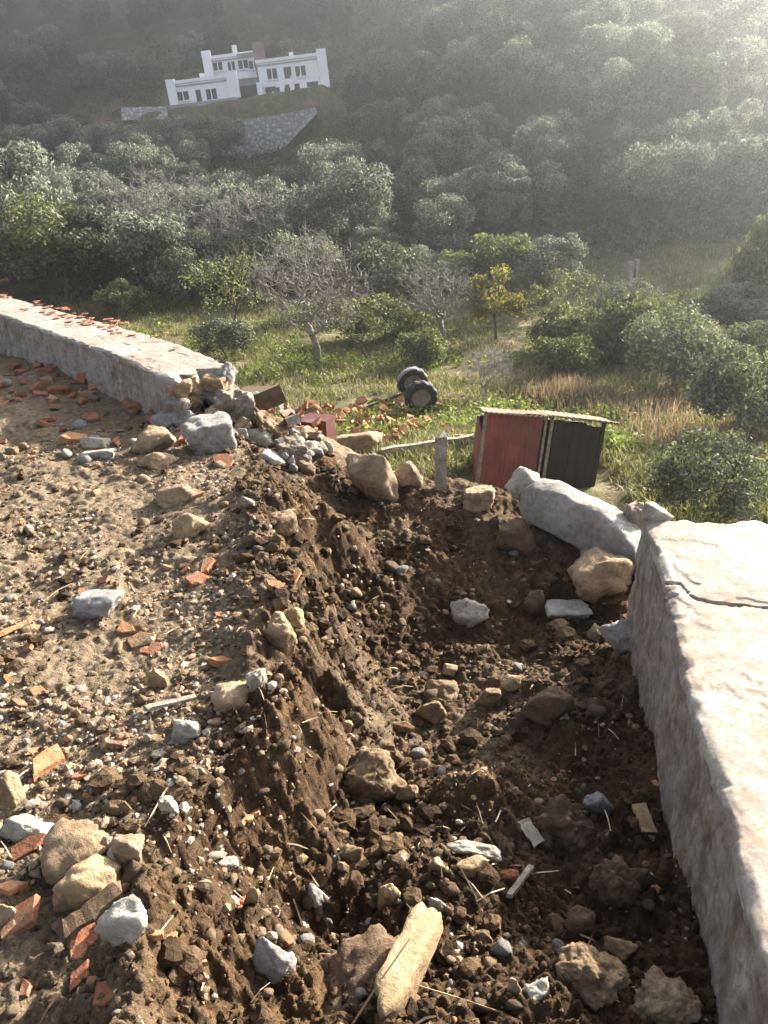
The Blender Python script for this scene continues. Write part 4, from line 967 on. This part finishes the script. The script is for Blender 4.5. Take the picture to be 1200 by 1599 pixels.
xx, yy = scatter_px(9000, .60, 9, 42, 15, .8); k_ = (fbm(xx * .3 + 9, yy * .3, 0., 3, 71) > .22) & (edge_s(xx, yy) > 2.2); xx, yy = xx[k_], yy[k_]
C = np.stack([xx, yy, gz(xx, yy) + .08, .22 + .12 * rng.random(len(xx))], 1); V, F = leaves(C, 42000, .045, 9, asp=.7)
o = mk('meadow_weeds', V, F, MAT['herb'], None, False); o['kind'] = 'stuff'; tag(o, 'bright green weeds in patches on the meadow', 'weeds')
def dry_patch(px, py, rx, n, seed, h0, h1):
    q = on_ground(px, py); r_ = np.random.default_rng(seed); return q.x + r_.normal(size=n) * rx, q.y + r_.normal(size=n) * rx
ps = [dry_patch(885, 622, .5, 480, 1, 0, 0), dry_patch(1085, 690, .6, 240, 2, 0, 0), dry_patch(980, 650, .9, 200, 3, 0, 0), dry_patch(180, 480, 1.2, 500, 4, 0, 0)]
xx = np.concatenate([p[0] for p in ps]); yy = np.concatenate([p[1] for p in ps])
blades(xx, yy, .25, .6, .010, 31, 'drygrass', 'dry_grass', 'reddish dry grass in tufts around the red shed', 3, .25)

# ------------------------------------------------------------------ broken bricks and tiles
def brick_at(px, py, wpx, label, mat='brick', group=None, thick=.3, kind='brick_fragment', seed=0, lift=0., z=None, curve=0., flatness=.35, cat='brick'):
    r_ = random.Random(seed + int(px * 31 + py)); q = on_ground(px, py) if z is None else at_z(px, py, z); m = mpp(q)
    s = wpx * m; zg = q.z if (z is not None or q.y > 6.5) else fine_z(q.x, q.y)
    o = shard(kind, (q.x, q.y, zg + s * thick * .35 + lift), (s, s * r_.uniform(.5, .8), s), mat, int(px * 13 + py * 7 + seed), (r_.uniform(-flatness, flatness), r_.uniform(-flatness, flatness), r_.uniform(0, 6.28)), thick, curve, r_.choice((4, 5, 6, 7)))
    return tag(o, label, cat, group)
YB = [(214, 636, 62, 'brick', 'large flat red brick piece near the low wall foot'), (145, 597, 40, 'brick', 'upright red brick piece against the low wall'), (203, 608, 34, 'brick', 'red brick piece at the foot of the low wall end'),
      (95, 613, 40, 'brick', 'square red brick lying on grey rubble in the yard'), (82, 557, 58, 'brick', 'long dark red brick in the wall shadow'), (38, 541, 44, 'brick', 'red brick near the picture edge under the low wall'),
      (12, 550, 30, 'tile', 'orange piece cut by the picture edge under the low wall'), (146, 655, 36, 'brick', 'brownish brick piece below the square red brick'), (118, 692, 40, 'tile', 'orange tile piece beside the white slabs'),
      (352, 724, 40, 'brick', 'red brick piece under the big squared grey block'), (76, 1193, 76, 'tile', 'long orange tile piece on the dry soil'), (310, 912, 46, 'brick', 'red tile piece lying alone in mid yard'),
      (325, 892, 36, 'tile', 'orange tile flake next to the red tile piece'), (190, 1162, 44, 'brick', 'reddish tile piece above the cream stone'), (222, 1000, 44, 'tile', 'buff tile piece below the blue grey block'),
      (240, 1012, 30, 'brick', 'thin red sliver by the buff tile piece'), (40, 1440, 70, 'brick', 'dark red slab below the yellow stones'), (130, 1470, 60, 'brick', 'brown red slab under the bark piece'),
      (125, 1525, 50, 'brick', 'red shard near the bottom edge below the bark'), (20, 1395, 50, 'tile', 'orange shard between the yellow stones'), (160, 1395, 60, 'tile', 'long thin orange tile strip by the yellow stone'),
      (50, 1330, 56, 'brick', 'red strip of tile below the pale split slab'), (612, 1338, 30, 'tile', 'orange and white shard in the near trench'), (430, 920, 36, 'tile', 'orange flake on the trench lip'),
      (200, 985, 34, 'tile', 'orange flake right of the blue grey block'), (345, 1035, 40, 'tile', 'buff shard on the trench side of the yard'), (170, 1545, 50, 'brick', 'red brown piece at the bottom edge of the yard')]
for i, (px, py, wp_, mt, lb) in enumerate(YB): brick_at(px, py, wp_, lb, mt, seed=i, thick=.22 if wp_ > 40 else .3, kind='brick_fragment' if mt == 'brick' else 'tile_fragment', cat='brick' if mt == 'brick' else 'tile')
r = random.Random(12)
for i in range(190):
    px = r.gauss(555, 75); py = r.gauss(662, 20)
    if 430 < px < 760 and 628 < py < 702: brick_at(px, py, r.uniform(10, 24), 'broken red brick in the heap beyond the trench head', r.choice(('brick', 'tile', 'tile')), 'bricks in the heap beyond the trench', .22, seed=i, flatness=.8, lift=r.uniform(0, .18), kind='broken_brick')
for i in range(60):
    px = min(300, max(5, r.gauss(135, 55))); py = 462 + px * .245 + r.uniform(-8, 16)
    brick_at(px, py, r.uniform(8, 18), 'red tile flake lying on top of the low yard wall', 'brick', 'tile flakes on the low yard wall', .08, z=ZL + .005, seed=i, flatness=.1, kind='tile_flake', cat='tile')
for i in range(120):
    px = r.uniform(0, 300); py = 545 + abs(r.gauss(0, 1)) * 65
    if py < 555 + px * .25 - 20: continue
    brick_at(px, py, r.uniform(14, 30), 'small red brick piece in the rubble under the low wall', r.choice(('brick', 'brick', 'tile')), 'brick pieces under the low wall', .3, seed=500 + i, kind='brick_piece', flatness=.5)
for i in range(46):
    px = r.uniform(0, 470); py = r.uniform(740, 1590)
    brick_at(px, py, r.uniform(12, 26) * (1 + (py - 700) / 2200), 'small clay flake on the yard soil, ' + ('edge' if px < 160 else 'mid yard' if px < 320 else 'lip side') + (', far third' if py < 1020 else ', middle third' if py < 1300 else ', near third'), r.choice(('brick', 'tile', 'tile')), 'clay flakes on the yard soil', .25, seed=900 + i, kind='clay_flake', flatness=.5, cat='tile')

# ------------------------------------------------------------------ loose stones of the yard and trench
SM = [rock_verts(3000 + i, 2, 9 + i % 8, rough=.08) for i in range(14)]
SMM = {}
def small(px, py, wpx, mat, label, group, seed):
    r_ = random.Random(seed); q = on_ground(px, py); s = wpx * mpp(q); i = r_.randrange(14)
    if (mat, i) not in SMM: SMM[(mat, i)] = me_of(mk('stone', *SM[i], MAT[mat]))
    o = ob('loose_stone', SMM[(mat, i)], None, (q.x, q.y, fine_z(q.x, q.y) + s * .16)); o.scale = (s, s * r_.uniform(.6, 1), s * r_.uniform(.45, .85)); o.rotation_euler = (r_.uniform(-.5, .5), r_.uniform(-.5, .5), r_.uniform(0, 6.28))
    tag(o, label, 'stone', group)
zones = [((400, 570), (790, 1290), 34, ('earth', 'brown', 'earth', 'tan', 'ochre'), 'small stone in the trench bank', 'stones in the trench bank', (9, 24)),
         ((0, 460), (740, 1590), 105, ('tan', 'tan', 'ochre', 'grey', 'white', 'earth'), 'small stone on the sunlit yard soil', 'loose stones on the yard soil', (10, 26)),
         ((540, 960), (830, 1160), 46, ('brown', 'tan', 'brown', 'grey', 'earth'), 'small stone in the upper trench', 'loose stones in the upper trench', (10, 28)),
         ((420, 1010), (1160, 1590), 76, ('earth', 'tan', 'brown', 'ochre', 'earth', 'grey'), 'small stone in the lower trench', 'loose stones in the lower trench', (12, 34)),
         ((0, 480), (600, 740), 52, ('grey', 'tan', 'white', 'tan'), 'small rubble stone before the low yard wall', 'rubble stones before the low wall', (10, 24))]
for zi, ((a, b), (c, d), n, mats, lb, gp, (s0, s1)) in enumerate(zones, -1):
    for i in range(n):
        px, py = r.uniform(a, b), r.uniform(c, d)
        if zi == 3 and py < 560 + px * .3: continue
        if zi == 2 and px > 1000 + (py - 1160) * .15: continue
        mt = r.choice(mats); cw = {'tan': 'tan', 'ochre': 'yellowish', 'grey': 'grey', 'white': 'whitish', 'earth': 'earthy', 'brown': 'dark brown'}[mt]
        if zi == -1: ww = 'upper end' if py < 960 else 'beside the tall ochre stone' if py < 1110 else 'lower end'
        elif zi == 0: ww = ('by the picture edge' if px < 150 else 'in mid yard' if px < 320 else 'near the trench lip') + (', towards the low wall' if py < 930 else ', level with the boulder' if py < 1270 else ', near the bottom')
        elif zi == 1: ww = ('by the lit lip' if px < 660 else 'in the middle' if px < 810 else 'by the cracked wall') + (', at its head' if py < 950 else ', further down')
        elif zi == 2: ww = ('on the lit side' if px < 620 else 'in the middle' if px < 820 else 'by the cracked wall') + (', near the boulder' if py < 1330 else ', near the bottom edge')
        else: ww = 'at the picture edge' if px < 150 else 'near the wall end'
        lb2 = lb.replace('small ', 'small ' + cw + ' ', 1) + ', ' + ww
        small(px, py, s0 + (s1 - s0) * r.random() ** 2.2, mt, lb2, gp, (zi + 2) * 1000 + i)

# ------------------------------------------------------------------ fine litter: clods, pebbles, straw (each one mass)
def strew(name, label, mat, n, s0, s1, seed, weight, sub=1, cat='soil', flat_=.7):
    r_ = np.random.default_rng(seed); V0, F0 = ICO[sub]; out = []
    px = r_.random(n * 4); k = np.geomspace(2.6, 7.2, 2000); rr = np.exp(np.log(2.5) + r_.random(n * 4) * (np.log(7.4) - np.log(2.5))); a = np.radians(r_.uniform(-34, 32, n * 4)); x = rr * np.sin(a); y_ = -2 + rr * np.cos(a)
    kp = (weight(x, y_) > r_.random(n * 4)) & (edge_s(x, y_) < -.05) & (x < wallx(y_) - .02); x, y_ = x[kp][:n], y_[kp][:n]; n = len(x)
    jj = np.clip(np.round((np.degrees(np.arctan2(x, y_ + 2)) + 50) / 100 * (GX.shape[1] - 1)).astype(int), 0, GX.shape[1] - 1); rg = np.hypot(GX[:, 0], GY[:, 0] + 2); ii = np.clip(np.searchsorted(rg, np.hypot(x, y_ + 2)), 0, len(rg) - 1)
    z = GZ[ii, jj]; s = s0 * (s1 / s0) ** (r_.random(n) ** 2.6); P = V0[None] * (1 + r_.uniform(-.28, .28, (n, len(V0)))[:, :, None]) * r_.uniform(.6, 1.2, (n, 1, 3)) * np.array([1, 1, flat_]) * s[:, None, None]
    c_, s_ = np.cos(a[:n] * 40), np.sin(a[:n] * 40); P = np.stack([P[..., 0] * c_[:, None] - P[..., 1] * s_[:, None], P[..., 0] * s_[:, None] + P[..., 1] * c_[:, None], P[..., 2]], -1)
    P = P + np.stack([x, y_, z + s * .25], 1)[:, None]; F = (F0[None] + (np.arange(n) * len(V0))[:, None, None]).reshape(-1, 3)
    o = mk(name, P.reshape(-1, 3), F, MAT[mat], None, False); o['kind'] = 'stuff'; return tag(o, label, cat)
wf = lambda x, y: (.2 + .8 * sm(-.5, -.1, x - lipx(y)) + .8 * np.exp(-((x - lipx(y) - .05) / .22) ** 2)) * sm(-.35, .45, fbm(x * 3, y * 3, 0., 3, 55))
strew('soil_clods', 'crumbly clods of dug soil over the trench and its lip', 'clod', 7000, .005, .042, 3, wf, sub=2)
strew('soil_crumbs', 'fine crumbs of loose soil over the whole dug ground', 'clod', 16000, .0025, .010, 17, lambda x, y: .3 + .7 * sm(-.6, -.1, x - lipx(y)))
strew('gravel', 'fine pebbles and clay bits over the yard soil', 'pebble', 13000, .004, .021, 5, lambda x, y: (1 - .8 * sm(-.3, .1, x - lipx(y))) * sm(-.5, .5, fbm(x * 2.5, y * 2.5, 3., 3, 56)))
def straws(n, seed):
    r_ = np.random.default_rng(seed); rr = np.exp(np.log(2.5) + r_.random(n) * (np.log(7.2) - np.log(2.5))); a = np.radians(r_.uniform(-33, 26, n)); segs = []
    for i in range(n):
        x, y_ = rr[i] * math.sin(a[i]), -2 + rr[i] * math.cos(a[i])
        if edge_s(x, y_) > -.1 or x > wallx(y_) - .05: continue
        L = r_.uniform(.02, .09) * (1 + (r_.random() < .1) * 1.5); t = r_.random() * 6.28; z = fine_z(x, y_) + .006; d = Vector((math.cos(t), math.sin(t), r_.normal() * .3)) * L; q = Vector((x, y_, z)); w_ = r_.uniform(.0012, .0032)
        mid = q + d * .5 + Vector((0, 0, .01 * r_.random())); segs += [(q, mid, w_, w_), (mid, q + d, w_, w_ * .6)]
    V, F = tube_mesh(segs, 3); o = mk('straw_litter', V, F, MAT['straw'], None, False); o['kind'] = 'stuff'; tag(o, 'dry straw and twig bits lying over the soil', 'litter')
straws(750, 6)

# ------------------------------------------------------------------ the air
V, F = boxV(-142, 142, -12, 180, -9, 60)
hz = mk('haze', V, F, None, None, False); hz['kind'] = 'stuff'; tag(hz, 'pale sunlit haze filling the valley air', 'haze')
k = NT('haze_air'); pv = k.n('ShaderNodeVolumePrincipled'); pv.inputs['Density'].default_value = .0015; pv.inputs['Anisotropy'].default_value = .85; pv.inputs['Color'].default_value = (.90, .95, 1, 1)
k.l(pv.outputs[0], k.out.inputs['Volume']); hz.data.materials.append(k.m)
